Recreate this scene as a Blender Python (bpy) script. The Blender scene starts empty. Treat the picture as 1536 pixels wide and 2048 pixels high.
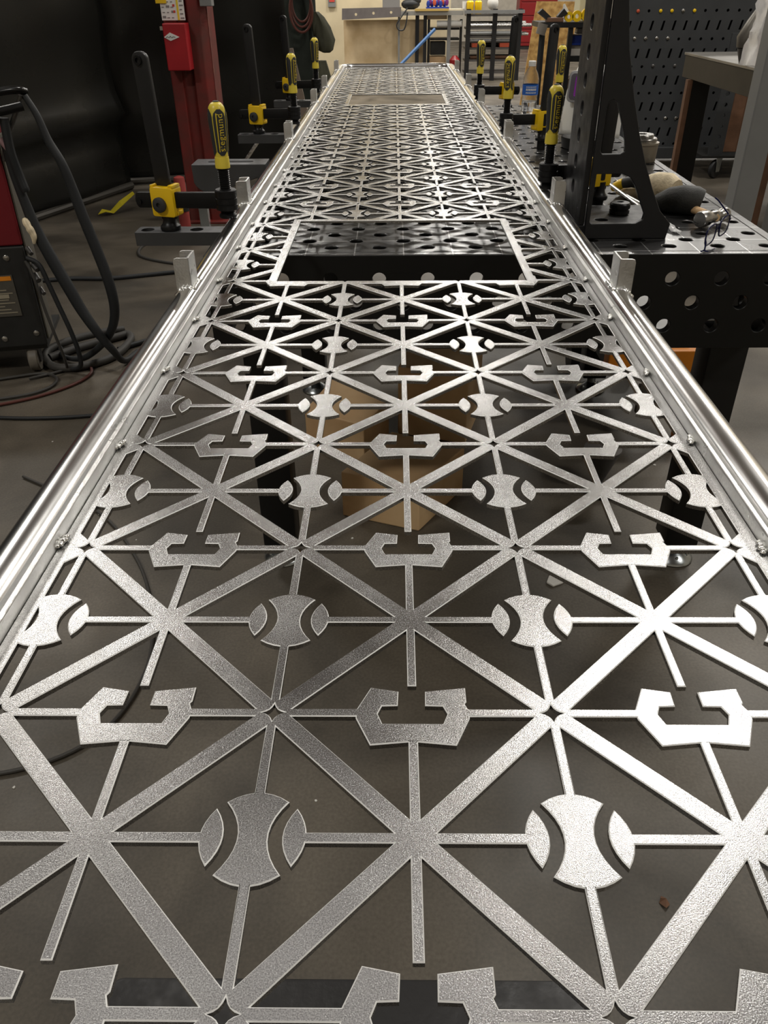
import bpy, bmesh, math, random
from math import sin, cos, pi, radians as R
from mathutils import Vector, Matrix, noise
from mathutils.geometry import delaunay_2d_cdt

sc = bpy.context.scene
COL = sc.collection
random.seed(4)

# ------------------------------------------------------------------ camera
PITCH, ROLL, YAW, FPX = .58766, -.00902, -.01567, 1576.275
CAM = Vector((-.0122, 0, 1.301))
def cam_axis(x, up, fw):
    yr = fw*cos(PITCH) + up*sin(PITCH); z = -fw*sin(PITCH) + up*cos(PITCH)
    return Vector((cos(YAW)*x + sin(YAW)*yr, -sin(YAW)*x + cos(YAW)*yr, z))
rt = cam_axis(cos(ROLL), sin(ROLL), 0); upv = cam_axis(-sin(ROLL), cos(ROLL), 0); bk = -cam_axis(0, 0, 1)
cd = bpy.data.cameras.new('camera'); cam = bpy.data.objects.new('camera', cd); COL.objects.link(cam)
cam.matrix_world = Matrix(((rt.x, upv.x, bk.x, CAM.x), (rt.y, upv.y, bk.y, CAM.y), (rt.z, upv.z, bk.z, CAM.z), (0, 0, 0, 1)))
cd.sensor_fit = 'HORIZONTAL'; cd.sensor_width = 36; cd.lens = FPX/1536*36; cd.clip_start = .02; cd.clip_end = 100
sc.camera = cam

# ------------------------------------------------------------------ world, lamps, exposure
w = bpy.data.worlds.new('world'); sc.world = w; w.use_nodes = True
w.node_tree.nodes['Background'].inputs[0].default_value = (1, .96, .9, 1)
w.node_tree.nodes['Background'].inputs[1].default_value = .05
sc.view_settings.view_transform = 'Standard'; sc.view_settings.look = 'None'
sc.view_settings.exposure = 0.0; sc.view_settings.gamma = 1; sc.view_settings.use_curve_mapping = False
def lamp(x, y, z, sx, sy, power, col=(1, .965, .9), up=False):
    l = bpy.data.lights.new('area', 'AREA'); l.shape = 'RECTANGLE'; l.size = sx; l.size_y = sy; l.energy = power; l.color = col
    o = bpy.data.objects.new('high_bay_and_fill_light', l); COL.objects.link(o); o.location = (x, y, z)
    if up: o.rotation_euler = (pi, 0, 0)
    return o
LP = 155
for (x, y, k) in ((2.15, 4.8, 1), (-3.9, 6.3, .95), (1.3, 13.8, 1.6), (-2.4, 13.4, 1.6), (5.6, 9.0, 1.2), (5.2, -1.0, 1.1), (-3.6, -2.0, 1.2), (1.2, 20.5, 1), (-2.6, 20.5, 1),
                  (5.6, 13.5, 1.2), (5.6, 18.0, 1.2), (7.8, 13.5, 1), (-6.4, 10.0, 1), (-6.4, 17.0, 1)):  # unseen rows added to brighten the table top and the background
    lamp(x, y, 5.95, 1.25, .5, LP*k)
    lamp(x, y, 6.05, 1.25, .5, LP*.16*k, up=True)  # extra upward-facing fill, added to brighten the ceiling
lamp(-.5, 2.7, 5.98, 6.5, 2.8, 34, (1, .95, .9))       # added dim fill over the near end, brightens the panel's reflections

# ------------------------------------------------------------------ materials
def s(r, g, b):
    f = lambda v: (v/255/12.92) if v/255 <= .04045 else ((v/255+.055)/1.055)**2.4
    return (f(r), f(g), f(b), 1)
def M(name, col, rough=.5, metal=0, var=0, vscale=8, bump=0, bscale=150, rvar=0, rscale=40, col2=None, trans=0, ior=1.45, coat=0, spec=None, detail=4):
    m = bpy.data.materials.new(name); m.use_nodes = True; nt = m.node_tree; N = nt.nodes; b = N['Principled BSDF']
    b.inputs['Base Color'].default_value = col; b.inputs['Roughness'].default_value = rough; b.inputs['Metallic'].default_value = metal
    b.inputs['IOR'].default_value = ior
    if trans: b.inputs['Transmission Weight'].default_value = trans
    if coat: b.inputs['Coat Weight'].default_value = coat; b.inputs['Coat Roughness'].default_value = .15
    if spec is not None: b.inputs['Specular IOR Level'].default_value = spec
    tc = N.new('ShaderNodeTexCoord')
    def nz(scale, d=detail):
        n = N.new('ShaderNodeTexNoise'); n.inputs['Scale'].default_value = scale; n.inputs['Detail'].default_value = d
        nt.links.new(tc.outputs['Object'], n.inputs['Vector']); return n
    if var:
        n = nz(vscale); r = N.new('ShaderNodeValToRGB')
        c2 = col2 if col2 else tuple(v*(1-var) for v in col[:3])+(1,)
        c1 = col if col2 else tuple(min(1, v*(1+var)) for v in col[:3])+(1,)
        r.color_ramp.elements[0].position = .35; r.color_ramp.elements[0].color = c2
        r.color_ramp.elements[1].position = .68; r.color_ramp.elements[1].color = c1
        nt.links.new(n.outputs['Fac'], r.inputs[0]); nt.links.new(r.outputs[0], b.inputs['Base Color'])
    if rvar:
        n = nz(rscale); mr = N.new('ShaderNodeMapRange'); mr.inputs['From Min'].default_value = .3; mr.inputs['From Max'].default_value = .7
        mr.inputs['To Min'].default_value = max(.02, rough-rvar); mr.inputs['To Max'].default_value = min(1, rough+rvar)
        nt.links.new(n.outputs['Fac'], mr.inputs[0]); nt.links.new(mr.outputs[0], b.inputs['Roughness'])
    if bump:
        n = nz(bscale); bp = N.new('ShaderNodeBump'); bp.inputs['Strength'].default_value = bump; bp.inputs['Distance'].default_value = .002
        nt.links.new(n.outputs['Fac'], bp.inputs['Height']); nt.links.new(bp.outputs[0], b.inputs['Normal'])
    return m

# mill finish aluminium sheet: fine speckle in gloss and relief, broad smudges
def sheet_material():
    m = bpy.data.materials.new('mill_aluminium'); m.use_nodes = True; nt = m.node_tree; N = nt.nodes; b = N['Principled BSDF']
    b.inputs['Metallic'].default_value = 1
    tc = N.new('ShaderNodeTexCoord')
    def nz(scale, d):
        n = N.new('ShaderNodeTexNoise'); n.inputs['Scale'].default_value = scale; n.inputs['Detail'].default_value = d
        nt.links.new(tc.outputs['Object'], n.inputs['Vector']); return n
    fine = nz(1300, 6); mid = nz(14, 4); big = nz(3.2, 3)
    rr = N.new('ShaderNodeMapRange'); rr.inputs['From Min'].default_value = .3; rr.inputs['From Max'].default_value = .7
    rr.inputs['To Min'].default_value = .15; rr.inputs['To Max'].default_value = .27
    fg = N.new('ShaderNodeMapRange'); fg.inputs['From Min'].default_value = .35; fg.inputs['From Max'].default_value = .65
    fg.inputs['To Min'].default_value = -.04; fg.inputs['To Max'].default_value = .1
    ad = N.new('ShaderNodeMath'); ad.operation = 'ADD'
    nt.links.new(fine.outputs['Fac'], fg.inputs[0]); nt.links.new(mid.outputs['Fac'], rr.inputs[0])
    nt.links.new(rr.outputs[0], ad.inputs[0]); nt.links.new(fg.outputs[0], ad.inputs[1]); nt.links.new(ad.outputs[0], b.inputs['Roughness'])
    cr = N.new('ShaderNodeValToRGB'); cr.color_ramp.elements[0].position = .36; cr.color_ramp.elements[0].color = (.29, .285, .28, 1)
    cr.color_ramp.elements[1].position = .6; cr.color_ramp.elements[1].color = (.52, .52, .52, 1)
    nt.links.new(big.outputs['Fac'], cr.inputs[0])
    fr = N.new('ShaderNodeMapRange'); fr.inputs['From Min'].default_value = .38; fr.inputs['From Max'].default_value = .6
    fr.inputs['To Min'].default_value = .68; fr.inputs['To Max'].default_value = 1.12
    nt.links.new(fine.outputs['Fac'], fr.inputs[0])
    mx = N.new('ShaderNodeVectorMath'); mx.operation = 'SCALE'
    nt.links.new(cr.outputs[0], mx.inputs[0]); nt.links.new(fr.outputs[0], mx.inputs['Scale']); nt.links.new(mx.outputs[0], b.inputs['Base Color'])
    bp = N.new('ShaderNodeBump'); bp.inputs['Strength'].default_value = .34; bp.inputs['Distance'].default_value = .0004
    nt.links.new(fine.outputs['Fac'], bp.inputs['Height']); nt.links.new(bp.outputs[0], b.inputs['Normal'])
    return m
# nitrided table steel with scribed 100 mm grid
def table_material():
    m = M('table_steel', s(92, 92, 92), .24, .9, rvar=.05, rscale=4, var=.12, vscale=3); nt = m.node_tree; N = nt.nodes; b = N['Principled BSDF']
    tc = N.new('ShaderNodeTexCoord'); sp = N.new('ShaderNodeSeparateXYZ'); nt.links.new(tc.outputs['Object'], sp.inputs[0])
    outs = []
    for ax, off in ((0, .007), (1, 1.72)):
        a = N.new('ShaderNodeMath'); a.operation = 'SUBTRACT'; a.inputs[1].default_value = off - .05; nt.links.new(sp.outputs[ax], a.inputs[0])
        d = N.new('ShaderNodeMath'); d.operation = 'PINGPONG'; d.inputs[1].default_value = .05; nt.links.new(a.outputs[0], d.inputs[0])
        g = N.new('ShaderNodeMath'); g.operation = 'GREATER_THAN'; g.inputs[1].default_value = .0488; nt.links.new(d.outputs[0], g.inputs[0]); outs.append(g)
    mx = N.new('ShaderNodeMath'); mx.operation = 'MAXIMUM'; nt.links.new(outs[0].outputs[0], mx.inputs[0]); nt.links.new(outs[1].outputs[0], mx.inputs[1])
    mix = N.new('ShaderNodeMixRGB'); old = b.inputs['Base Color'].links[0].from_socket
    nt.links.new(mx.outputs[0], mix.inputs[0]); nt.links.new(old, mix.inputs[1]); mix.inputs[2].default_value = (.55, .55, .55, 1); nt.links.new(mix.outputs[0], b.inputs['Base Color'])
    return m
def floor_material():
    m = M('concrete', s(104, 98, 88), .5, 0, bump=.05, bscale=90, rvar=.12, rscale=3); nt = m.node_tree; N = nt.nodes; b = N['Principled BSDF']
    tc = N.new('ShaderNodeTexCoord')
    def nz(scale, d, dist=0):
        n = N.new('ShaderNodeTexNoise'); n.inputs['Scale'].default_value = scale; n.inputs['Detail'].default_value = d; n.inputs['Distortion'].default_value = dist
        nt.links.new(tc.outputs['Object'], n.inputs['Vector']); return n
    a = nz(2.2, 6, .6); f = nz(160, 3)
    r = N.new('ShaderNodeValToRGB'); r.color_ramp.elements[0].position = .33; r.color_ramp.elements[0].color = s(60, 55, 47)
    r.color_ramp.elements[1].position = .72; r.color_ramp.elements[1].color = s(106, 98, 86); nt.links.new(a.outputs['Fac'], r.inputs[0])
    g = N.new('ShaderNodeMapRange'); g.inputs['From Min'].default_value = .3; g.inputs['From Max'].default_value = .75; g.inputs['To Min'].default_value = .8; g.inputs['To Max'].default_value = 1.15
    nt.links.new(f.outputs['Fac'], g.inputs[0])
    v = N.new('ShaderNodeVectorMath'); v.operation = 'SCALE'; nt.links.new(r.outputs[0], v.inputs[0]); nt.links.new(g.outputs[0], v.inputs['Scale']); nt.links.new(v.outputs[0], b.inputs['Base Color'])
    return m

ALU = sheet_material()
EDGE = M('deburred_edge_aluminium', (.86, .86, .85, 1), .6, .35)
TUBE = M('brushed_aluminium_tube', (.72, .72, .715, 1), .2, 1, rvar=.05, rscale=5, var=.06, vscale=6)
BRACK = M('cut_aluminium', (.7, .7, .69, 1), .36, 1, rvar=.1, bump=.25, bscale=300)
WELD = M('weld_aluminium', (.9, .9, .88, 1), .22, 1, bump=.3, bscale=500)
TBL = table_material()
TSIDE = M('table_side_black', s(24, 24, 23), .42, .3, var=.15, vscale=4)
BLK = M('black_steel', s(44, 44, 45), .42, .5, rvar=.08)
BLK2 = M('phosphated_steel', s(30, 30, 31), .38, .5, rvar=.08)
GRY = M('grey_steel_bar', s(82, 83, 85), .42, .6, rvar=.08, var=.1)
YEL = M('yellow_paint', s(232, 190, 20), .38, 0, var=.05)
YELH = M('yellow_handle_plastic', s(222, 200, 70), .35, 0, var=.04)
GRIP = M('dark_grip_rubber', s(46, 47, 48), .6)
FLOOR = floor_material()
CURT = M('black_vinyl_curtain', s(19, 19, 17), .3, 0, rvar=.08, rscale=3, bump=.1, bscale=14, spec=.35)
RED = M('red_paint', s(158, 26, 34), .4, 0, var=.1)
COLRED = M('worn_red_column_paint', s(116, 36, 32), .5, 0, var=1, vscale=7, col2=s(84, 42, 36), bump=.2, bscale=60)
WELDRED = M('dark_red_machine_paint', s(108, 22, 30), .35, 0, var=.05)
DPANEL = M('dark_machine_panel', s(40, 40, 39), .5, .2, var=.15, vscale=20)
CABLE = M('black_cable_rubber', s(34, 36, 38), .55)
CABLE2 = M('grey_cable_rubber', s(62, 60, 57), .6)
REDC = M('red_hose_rubber', s(84, 42, 34), .55)
TRIM = M('beige_grey_trim', s(96, 93, 84), .45, .3)
WHITE = M('white_plastic', s(222, 222, 218), .4)
PAPER = M('white_paper', s(206, 204, 198), .8, bump=.3, bscale=60)
YTAPE = M('yellow_tape', s(190, 175, 40), .5)
STEEL = M('bare_steel', s(176, 174, 170), .28, 1, rvar=.1, var=.1)
DSTEEL = M('dark_bare_steel', s(104, 103, 102), .4, .8, var=.15)
ZINC = M('zinc_plate', s(186, 192, 194), .25, 1)
WOOD = M('timber', s(212, 182, 140), .6, 0, var=1, vscale=5, col2=s(190, 154, 112), bump=.15, bscale=40)
PLY = M('plywood', s(226, 204, 166), .65, 0, var=1, vscale=2.6, col2=s(188, 162, 122), bump=.1)
OSB = M('strand_board', s(232, 190, 118), .65, 0, var=1, vscale=22, col2=s(180, 134, 74), bump=.2, bscale=50)
BROWN = M('brown_wood', s(104, 74, 54), .6, 0, var=.2, vscale=12)
CREAM = M('cream_wall_paint', s(206, 192, 160), .7, 0, var=.08, vscale=3)
CEIL = M('ceiling_panel', s(138, 130, 122), .8)
WALLG = M('grey_wall', s(186, 179, 166), .8, 0, var=.1)
OLIVE = M('olive_cloth', s(70, 70, 56), .9, 0, var=.25, vscale=7, bump=.3, bscale=30)
DKCL = M('dark_green_cloth', s(34, 40, 34), .9, 0, var=.3, vscale=6)
BLUE = M('blue_plastic', s(24, 52, 140), .45)
BLUEP = M('blue_painted_bar', s(70, 110, 160), .5)
PURP = M('purple_plastic', s(110, 40, 110), .45)
ORNG = M('orange_paint', s(214, 130, 28), .45, 0, var=.1)
ORED = M('orange_red_plastic', s(188, 82, 54), .5)
TAN = M('tan_leather', s(222, 206, 174), .8, 0, var=.2, vscale=40, bump=.5, bscale=200)
DLEA = M('dark_leather', s(38, 38, 35), .6, 0, var=.2, vscale=40, bump=.4, bscale=200)
GREYP = M('grey_painted_steel', s(126, 127, 126), .45, .1, var=.06, vscale=6)
CARD = M('cardboard', s(190, 158, 120), .75, 0, var=.06)
FRAME = M('dark_blue_frame', s(20, 24, 60), .25)
GLASS = M('clear_glass', (1, 1, 1, 1), .02, 0, trans=1, ior=1.3)
PET = M('clear_bottle_plastic', (.97, .98, 1, 1), .05, 0, trans=1, ior=1.15, bump=.5, bscale=90)
FILM = M('clear_film', (.95, .95, .95, 1), .15, 0, trans=.6, ior=1.3, bump=1, bscale=40)
LENSP = M('purple_lens', s(150, 50, 180), .1, .3, coat=1)
DKRED = M('dark_red_cabinet', s(124, 14, 18), .4)
MAT = M('black_rubber_mat', s(38, 37, 37), .5, bump=.4, bscale=80, rvar=.1)
PEG = M('dark_grey_panel', s(62, 64, 66), .5, .2, var=.08)
VOID = M('black_recess', s(8, 8, 8), .8)
INK = M('black_ink', s(40, 38, 38), .8)
YINK = M('yellow_print', s(224, 196, 50), .5)
REDINK = M('red_ink', s(190, 70, 60), .8)
GREYLAB = M('grey_label', s(78, 74, 66), .6, var=.1, vscale=60)
TINK = M('pale_print', s(150, 142, 122), .6)
BLUELAB = M('blue_label', s(40, 100, 190), .4)
BENCHB = M('brown_black_bench_paint', s(58, 52, 42), .5, .2, var=.15)

# ------------------------------------------------------------------ mesh helpers
class MB:
    def __init__(s): s.v = []; s.f = []
    def add(s, v, f, mat=None):
        o = len(s.v)
        s.v += [tuple(mat @ Vector(p)) if mat else tuple(p) for p in v]; s.f += [[i+o for i in q] for q in f]; return s
    def box(s, x0, x1, y0, y1, z0, z1, mat=None):
        return s.add([(x0, y0, z0), (x1, y0, z0), (x1, y1, z0), (x0, y1, z0), (x0, y0, z1), (x1, y0, z1), (x1, y1, z1), (x0, y1, z1)],
                     [(3, 2, 1, 0), (4, 5, 6, 7), (0, 1, 5, 4), (1, 2, 6, 5), (2, 3, 7, 6), (3, 0, 4, 7)], mat)
    def prism(s, poly, h0, h1, plane='xy', mat=None):
        n = len(poly); mp = {'xy': lambda a, b, h: (a, b, h), 'xz': lambda a, b, h: (a, h, b), 'yz': lambda a, b, h: (h, a, b)}[plane]
        return s.add([mp(a, b, h0) for a, b in poly] + [mp(a, b, h1) for a, b in poly],
                     [list(range(n))[::-1], list(range(n, 2*n))] + [[i, (i+1) % n, n+(i+1) % n, n+i] for i in range(n)], mat)
    def tube(s, pts, r, n=8, caps=True, mat=None):
        pts = [Vector(p) for p in pts]; rs = r if isinstance(r, (list, tuple)) else [r]*len(pts)
        t0 = (pts[1]-pts[0]).normalized(); a = t0.orthogonal().normalized(); V = []; F = []
        for i, p in enumerate(pts):
            t = ((pts[min(i+1, len(pts)-1)]-pts[max(i-1, 0)])).normalized()
            a = (a - t*a.dot(t)).normalized(); b = t.cross(a)
            V += [p + (a*cos(2*pi*k/n) + b*sin(2*pi*k/n))*rs[i] for k in range(n)]
        for i in range(len(pts)-1):
            F += [[i*n+k, i*n+(k+1) % n, (i+1)*n+(k+1) % n, (i+1)*n+k] for k in range(n)]
        if caps: F += [list(range(n))[::-1], [(len(pts)-1)*n+k for k in range(n)]]
        return s.add(V, F, mat)
    def cyl(s, p0, p1, r0, r1=None, n=16, mat=None): return s.tube([p0, p1], [r0, r0 if r1 is None else r1], n, True, mat)
    def lathe(s, prof, c=(0, 0, 0), n=20, mat=None, close=False):
        V = [(c[0]+r*cos(2*pi*k/n), c[1]+r*sin(2*pi*k/n), c[2]+z) for r, z in prof for k in range(n)]; m = len(prof)
        F = [[i*n+k, i*n+(k+1) % n, ((i+1) % m)*n+(k+1) % n, ((i+1) % m)*n+k] for i in range(m if close else m-1) for k in range(n)]
        if not close: F += [list(range(n))[::-1], [(m-1)*n+k for k in range(n)]]
        return s.add(V, F, mat)
    def ball(s, c, r, n=12, mat=None):
        rr = r if isinstance(r, tuple) else (r, r, r); V = []; F = []; m = n//2
        for i in range(1, m):
            for k in range(n): V.append((c[0]+rr[0]*sin(pi*i/m)*cos(2*pi*k/n), c[1]+rr[1]*sin(pi*i/m)*sin(2*pi*k/n), c[2]+rr[2]*cos(pi*i/m)))
        for i in range(m-2): F += [[i*n+(k+1) % n, i*n+k, (i+1)*n+k, (i+1)*n+(k+1) % n] for k in range(n)]
        V += [(c[0], c[1], c[2]+rr[2]), (c[0], c[1], c[2]-rr[2])]; t = len(V)-2
        F += [[k, (k+1) % n, t] for k in range(n)] + [[(m-2)*n+(k+1) % n, (m-2)*n+k, t+1] for k in range(n)]
        return s.add(V, F, mat)
def world_loc(o):
    v = Vector((0, 0, 0))
    while o: v = v + o.location; o = o.parent
    return v
def obj(name, mb, mat, parent=None, smooth=35, bevel=0, seg=2, local=False, fixn=True):
    me = bpy.data.meshes.new(name); off = Vector((0, 0, 0))
    if parent and not local: off = world_loc(parent)
    me.from_pydata([tuple(Vector(v)-off) for v in mb.v], [], mb.f); me.validate(); me.materials.append(mat)
    bm = bmesh.new(); bm.from_mesh(me)
    if fixn: bmesh.ops.recalc_face_normals(bm, faces=bm.faces[:])
    if bevel:
        ed = [e for e in bm.edges if len(e.link_faces) == 2 and e.calc_face_angle(0) > .6]
        bmesh.ops.bevel(bm, geom=ed, offset=bevel, segments=seg, affect='EDGES', profile=.5, clamp_overlap=True)
    bm.to_mesh(me); bm.free()
    if smooth:
        me.shade_smooth(); me.set_sharp_from_angle(angle=R(smooth))
    o = bpy.data.objects.new(name, me); COL.objects.link(o)
    if parent: o.parent = parent
    return o
def tag(o, label, cat, group=None, kind=None):
    o['label'] = label; o['category'] = cat
    if group: o['group'] = group
    if kind: o['kind'] = kind
    return o
def thing(name, label, cat, loc=(0, 0, 0), group=None):
    o = bpy.data.objects.new(name, None); COL.objects.link(o); o.location = loc; o.empty_display_size = .05
    return tag(o, label, cat, group)
def struct(name, mb, mat, **k):
    o = obj(name, mb, mat, **k); o['kind'] = 'structure'; return o
def dup(o, parent=None):
    c = o.copy(); COL.objects.link(c)
    if parent: c.parent = parent
    for ch in [q for q in COL.objects if q.parent == o]: dup(ch, c)
    return c
def rot(axis, deg, c=(0, 0, 0)):
    return Matrix.Translation(c) @ Matrix.Rotation(R(deg), 4, axis) @ Matrix.Translation(-Vector(c))
def circ(cx, cy, r, n=16): return [(cx+r*cos(2*pi*k/n), cy+r*sin(2*pi*k/n)) for k in range(n)]
def rrect(x0, x1, y0, y1, r, n=4):
    out = []
    for cx, cy, a in ((x1-r, y1-r, 0), (x0+r, y1-r, 90), (x0+r, y0+r, 180), (x1-r, y0+r, 270)):
        out += [(cx+r*cos(R(a+90*k/n)), cy+r*sin(R(a+90*k/n))) for k in range(n+1)]
    return out
# plate from the union of polygons minus holes, as one solid of given thickness
def region(pos, neg, h0, h1, keep=None, plane='xy', mat=None, edge=0):
    V = []; F = []
    for p in pos+neg:
        if sum(a[0]*b[1]-b[0]*a[1] for a, b in zip(p, p[1:]+p[:1])) < 0: p = p[::-1]
        F.append(list(range(len(V), len(V)+len(p)))); V += [Vector(q) for q in p]
    ov, oe, of, _, _, orf = delaunay_2d_cdt(V, [], F, 0, 1e-6)
    np_ = len(pos); tri = []
    for f, src in zip(of, orf):
        if any(i < np_ for i in src) and not any(i >= np_ for i in src):
            if keep:
                c = (ov[f[0]]+ov[f[1]]+ov[f[2]])/3
                if not keep(c.x, c.y): continue
            tri.append(tuple(f))
    use = {}
    for t in tri:
        for a, b in ((t[0], t[1]), (t[1], t[2]), (t[2], t[0])): use[(a, b)] = 1
    idx = {}
    for t in tri:
        for i in t: idx.setdefault(i, len(idx))
    n = len(idx); order = sorted(idx, key=lambda i: idx[i])
    mp = {'xy': lambda a, b, h: (a, b, h), 'xz': lambda a, b, h: (a, h, b), 'yz': lambda a, b, h: (h, a, b)}[plane]
    vs = [mp(ov[i].x, ov[i].y, h0) for i in order]+[mp(ov[i].x, ov[i].y, h1) for i in order]
    fs = [[idx[i] for i in t][::-1] for t in tri]+[[idx[i]+n for i in t] for t in tri]
    bd = [(a, b) for (a, b) in use if (b, a) not in use]
    if not edge:
        for (a, b) in bd: fs.append([idx[a], idx[b], idx[b]+n, idx[a]+n])
        return MB().add(vs, fs, mat)
    nrm = {}; rim = {}
    for a, b in bd:
        d = (ov[b]-ov[a]).normalized(); l = Vector((-d.y, d.x)); nrm.setdefault(a, []).append(l); nrm.setdefault(b, []).append(l)
    for i, ls in nrm.items():
        rim[i] = len(vs); vs.append(mp(ov[i].x, ov[i].y, h1-edge))
        if len(ls) == 2:
            o_ = (ls[0]+ls[1])/max(.35, 1+ls[0].dot(ls[1])); q = ov[i]+o_*edge; vs[idx[i]+n] = mp(q.x, q.y, h1)
    m = MB()
    for (a, b) in bd: fs.append([idx[a], idx[b], rim[b], rim[a]])
    m.rim = (len(fs), len(fs)+len(bd))
    for (a, b) in bd: fs.append([rim[a], rim[b], idx[b]+n, idx[a]+n])
    return m.add(vs, fs, mat)
def spline(pts, n=8):
    P = [Vector(p) for p in pts]; P = [P[0]*2-P[1]]+P+[P[-1]*2-P[-2]]; out = []
    for i in range(1, len(P)-2):
        for k in range(n):
            t = k/n; a, b, c, d = P[i-1:i+3]
            out.append(.5*((2*b)+(c-a)*t+(2*a-5*b+4*c-d)*t*t+(3*b-a-3*c+d)*t**3))
    return out+[P[-2]]
def add_bevel_mod(o, w, seg=1):
    b = o.modifiers.new('edge', 'BEVEL'); b.width = w; b.segments = seg; b.limit_method = 'ANGLE'; b.angle_limit = R(40)
    return o

# ------------------------------------------------------------------ setting
struct('floor', MB().box(-9, 9, -6, 26, -.12, 0), FLOOR, smooth=0)
struct('ceiling', MB().box(-9, 9, -6, 26, 6.6, 6.7), CEIL, smooth=0)
struct('wall_back', MB().box(-9, 9, 26, 26.2, 0, 6.6), WALLG, smooth=0)
struct('wall_left', MB().box(-9.2, -9, -6, 26, 0, 6.6), WALLG, smooth=0)
struct('wall_right', MB().box(9, 9.2, -6, 26, 0, 6.6), WALLG, smooth=0)
struct('wall_front', MB().box(-9, 9, -6.2, -6, 0, 6.6), WALLG, smooth=0)
struct('wall_partition', MB().box(-4.6, .93, 15.6, 15.75, 0, 3.2), CREAM, smooth=0)

# ------------------------------------------------------------------ aluminium railing panel
P = .18714; Y0 = .2719; Q = P/2; PZ = .896; TH = .0045
def panel_polys():
    pos = []; neg = []
    hw = .0345; bw = .0178; sw = .0165; JMIN, JMAX = -3, 55.75
    xo = 1.631
    def line(x0, y0, x1, y1, h):
        d = Vector((x1-x0, y1-y0)).normalized(); nx, ny = -d.y*h, d.x*h
        pos.append([(x0-nx, y0-ny), (x1-nx, y1-ny), (x1+nx, y1+ny), (x0+nx, y0+ny)])
    rowsA = [j for j in range(-4, 57) if j % 2 == 0]; rowsB = [j for j in range(-4, 57) if j % 2 == 1]
    def arc(p0, p1, bul, n=7):   # points from p0 to p1 bulging sideways by bul (left of the direction)
        a = Vector(p0); b = Vector(p1); d = b-a; nrm = Vector((-d.y, d.x)).normalized()
        return [tuple(a+d*t+nrm*(bul*(1-(2*t-1)**2))) for t in [k/n for k in range(n+1)]]
    for j in rowsA:
        y = j/2
        for i in (-1, 0, 1):
            for sx in (-1, 1):
                for sy in (-1, 1): line(i, y, i+sx*.5, y+sy*.5, hw)
            line(i-.345, y, i+.345, y, bw)                       # cross bar to the leaves
            line(i, y, i, y-.37, sw)                             # tongue into the claw below
            line(i, y, i, y+.5-.13, sw)                          # stem from the claw above
        for k in (-1.5, -.5, .5, 1.5):
            a = arc((-.1, .126), (.1, .126), .036)+arc((.1, .126), (.1, -.124), -.053, 9)[1:]+arc((.1, -.124), (-.1, -.124), .036)[1:]+arc((-.1, -.124), (-.1, .126), -.053, 9)[1:-1]
            pos.append([(k+px, y+py) for px, py in a][::-1])
            line(k, y+.15, k, y+.5, sw); line(k, y-.15, k, y-.5, sw)
            for sx in (-1, 1):
                if abs(k+sx*.1) > 1.5: continue
                l = arc((-.128, .103), (-.128, -.097), .037, 8)+arc((-.128, -.097), (-.128, .103), .037, 8)[1:-1]
                lp = [(k-sx*px if sx > 0 else k+px, y+py) for px, py in l]
                pos.append(lp if sx > 0 else lp)
    for j in rowsB:
        y = j/2
        for k in (-1.5, -.5, .5, 1.5):
            for sx in (-1, 1): line(k, y, k+sx*.31, y, bw)
            if abs(k) > 1:
                sg = 1 if k > 0 else -1
                line(k, y, k+sg*.2, y+.2, hw); line(k, y, k+sg*.2, y-.2, hw)
            d = arc((.043, 0), (0, .041), .009, 4)+arc((0, .041), (-.043, 0), .009, 4)[1:]+arc((-.043, 0), (0, -.039), .009, 4)[1:]+arc((0, -.039), (.043, 0), .009, 4)[1:-1]
            neg.append([(k+px, y+py) for px, py in d])
        c = [(-.203, .012), (-.203, -.026), (-.149, -.146), (-.018, -.132), (.018, -.132), (.149, -.146), (.203, -.026), (.205, .006), (.19, .043), (.197, .052), (.197, .122),
             (.048, .103), (.046, .033), (.11, .031), (.125, -.005), (.108, -.05), (-.108, -.05), (-.125, -.005), (-.11, .031), (-.053, .033), (-.05, .103), (-.152, .122)]
        for i in (-1, 0, 1): pos.append([(i+px, y+py) for px, py in c])
    b0, b1 = JMIN/2, JMAX/2
    for sg in (-1, 1): pos.append([(sg*1.567, b0), (sg*1.7, b0), (sg*1.7, b1), (sg*1.567, b1)][::sg])
    pos.append([(-1.7, b1-.09), (1.7, b1-.09), (1.7, b1), (-1.7, b1)]); pos.append([(-1.7, b0), (1.7, b0), (1.7, b0+.09), (-1.7, b0+.09)])
    for (x, ya, yb) in ((1.183, 10.83/2, 15.45/2), (1.16, 36.1/2, 40.35/2)):
        pos.append([(-x, ya), (x, ya), (x, yb), (-x, yb)]); t = .075
        neg.append([(-x+t, ya+t), (x-t, ya+t), (x-t, yb-t), (-x+t, yb-t)])
    keep = lambda x, y: abs(x) < xo and b0 < y < b1
    # clipping walls: outer rectangle edges enter the triangulation through a big frame
    neg.append([(xo, -5), (3, -5), (3, 40), (xo, 40)]); neg.append([(-3, -5), (-xo, -5), (-xo, 40), (-3, 40)])
    neg.append([(-3, b1), (3, b1), (3, 40), (-3, 40)]); neg.append([(-3, -5), (3, -5), (3, b0), (-3, b0)])
    return pos, neg, keep
pos, neg, keep = panel_polys()
pos = [[(x*P, Y0+y*P) for x, y in p] for p in pos]; neg = [[(x*P, Y0+y*P) for x, y in p] for p in neg]
panel = thing('railing_panel', 'long laser-cut aluminium railing panel with pipe rails, clamped on the black table', 'railing panel', (0, 2.7, PZ))
smb = region(pos, neg, PZ-TH, PZ, edge=.0007)
sheet = obj('pattern_sheet', smb, ALU, panel, smooth=0)
sheet.data.materials.append(EDGE)
for i in range(*smb.rim): sheet.data.polygons[i].material_index = 1
sheet['label'] = 'cut sheet of crossed bars, axe heads and claws'
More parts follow.
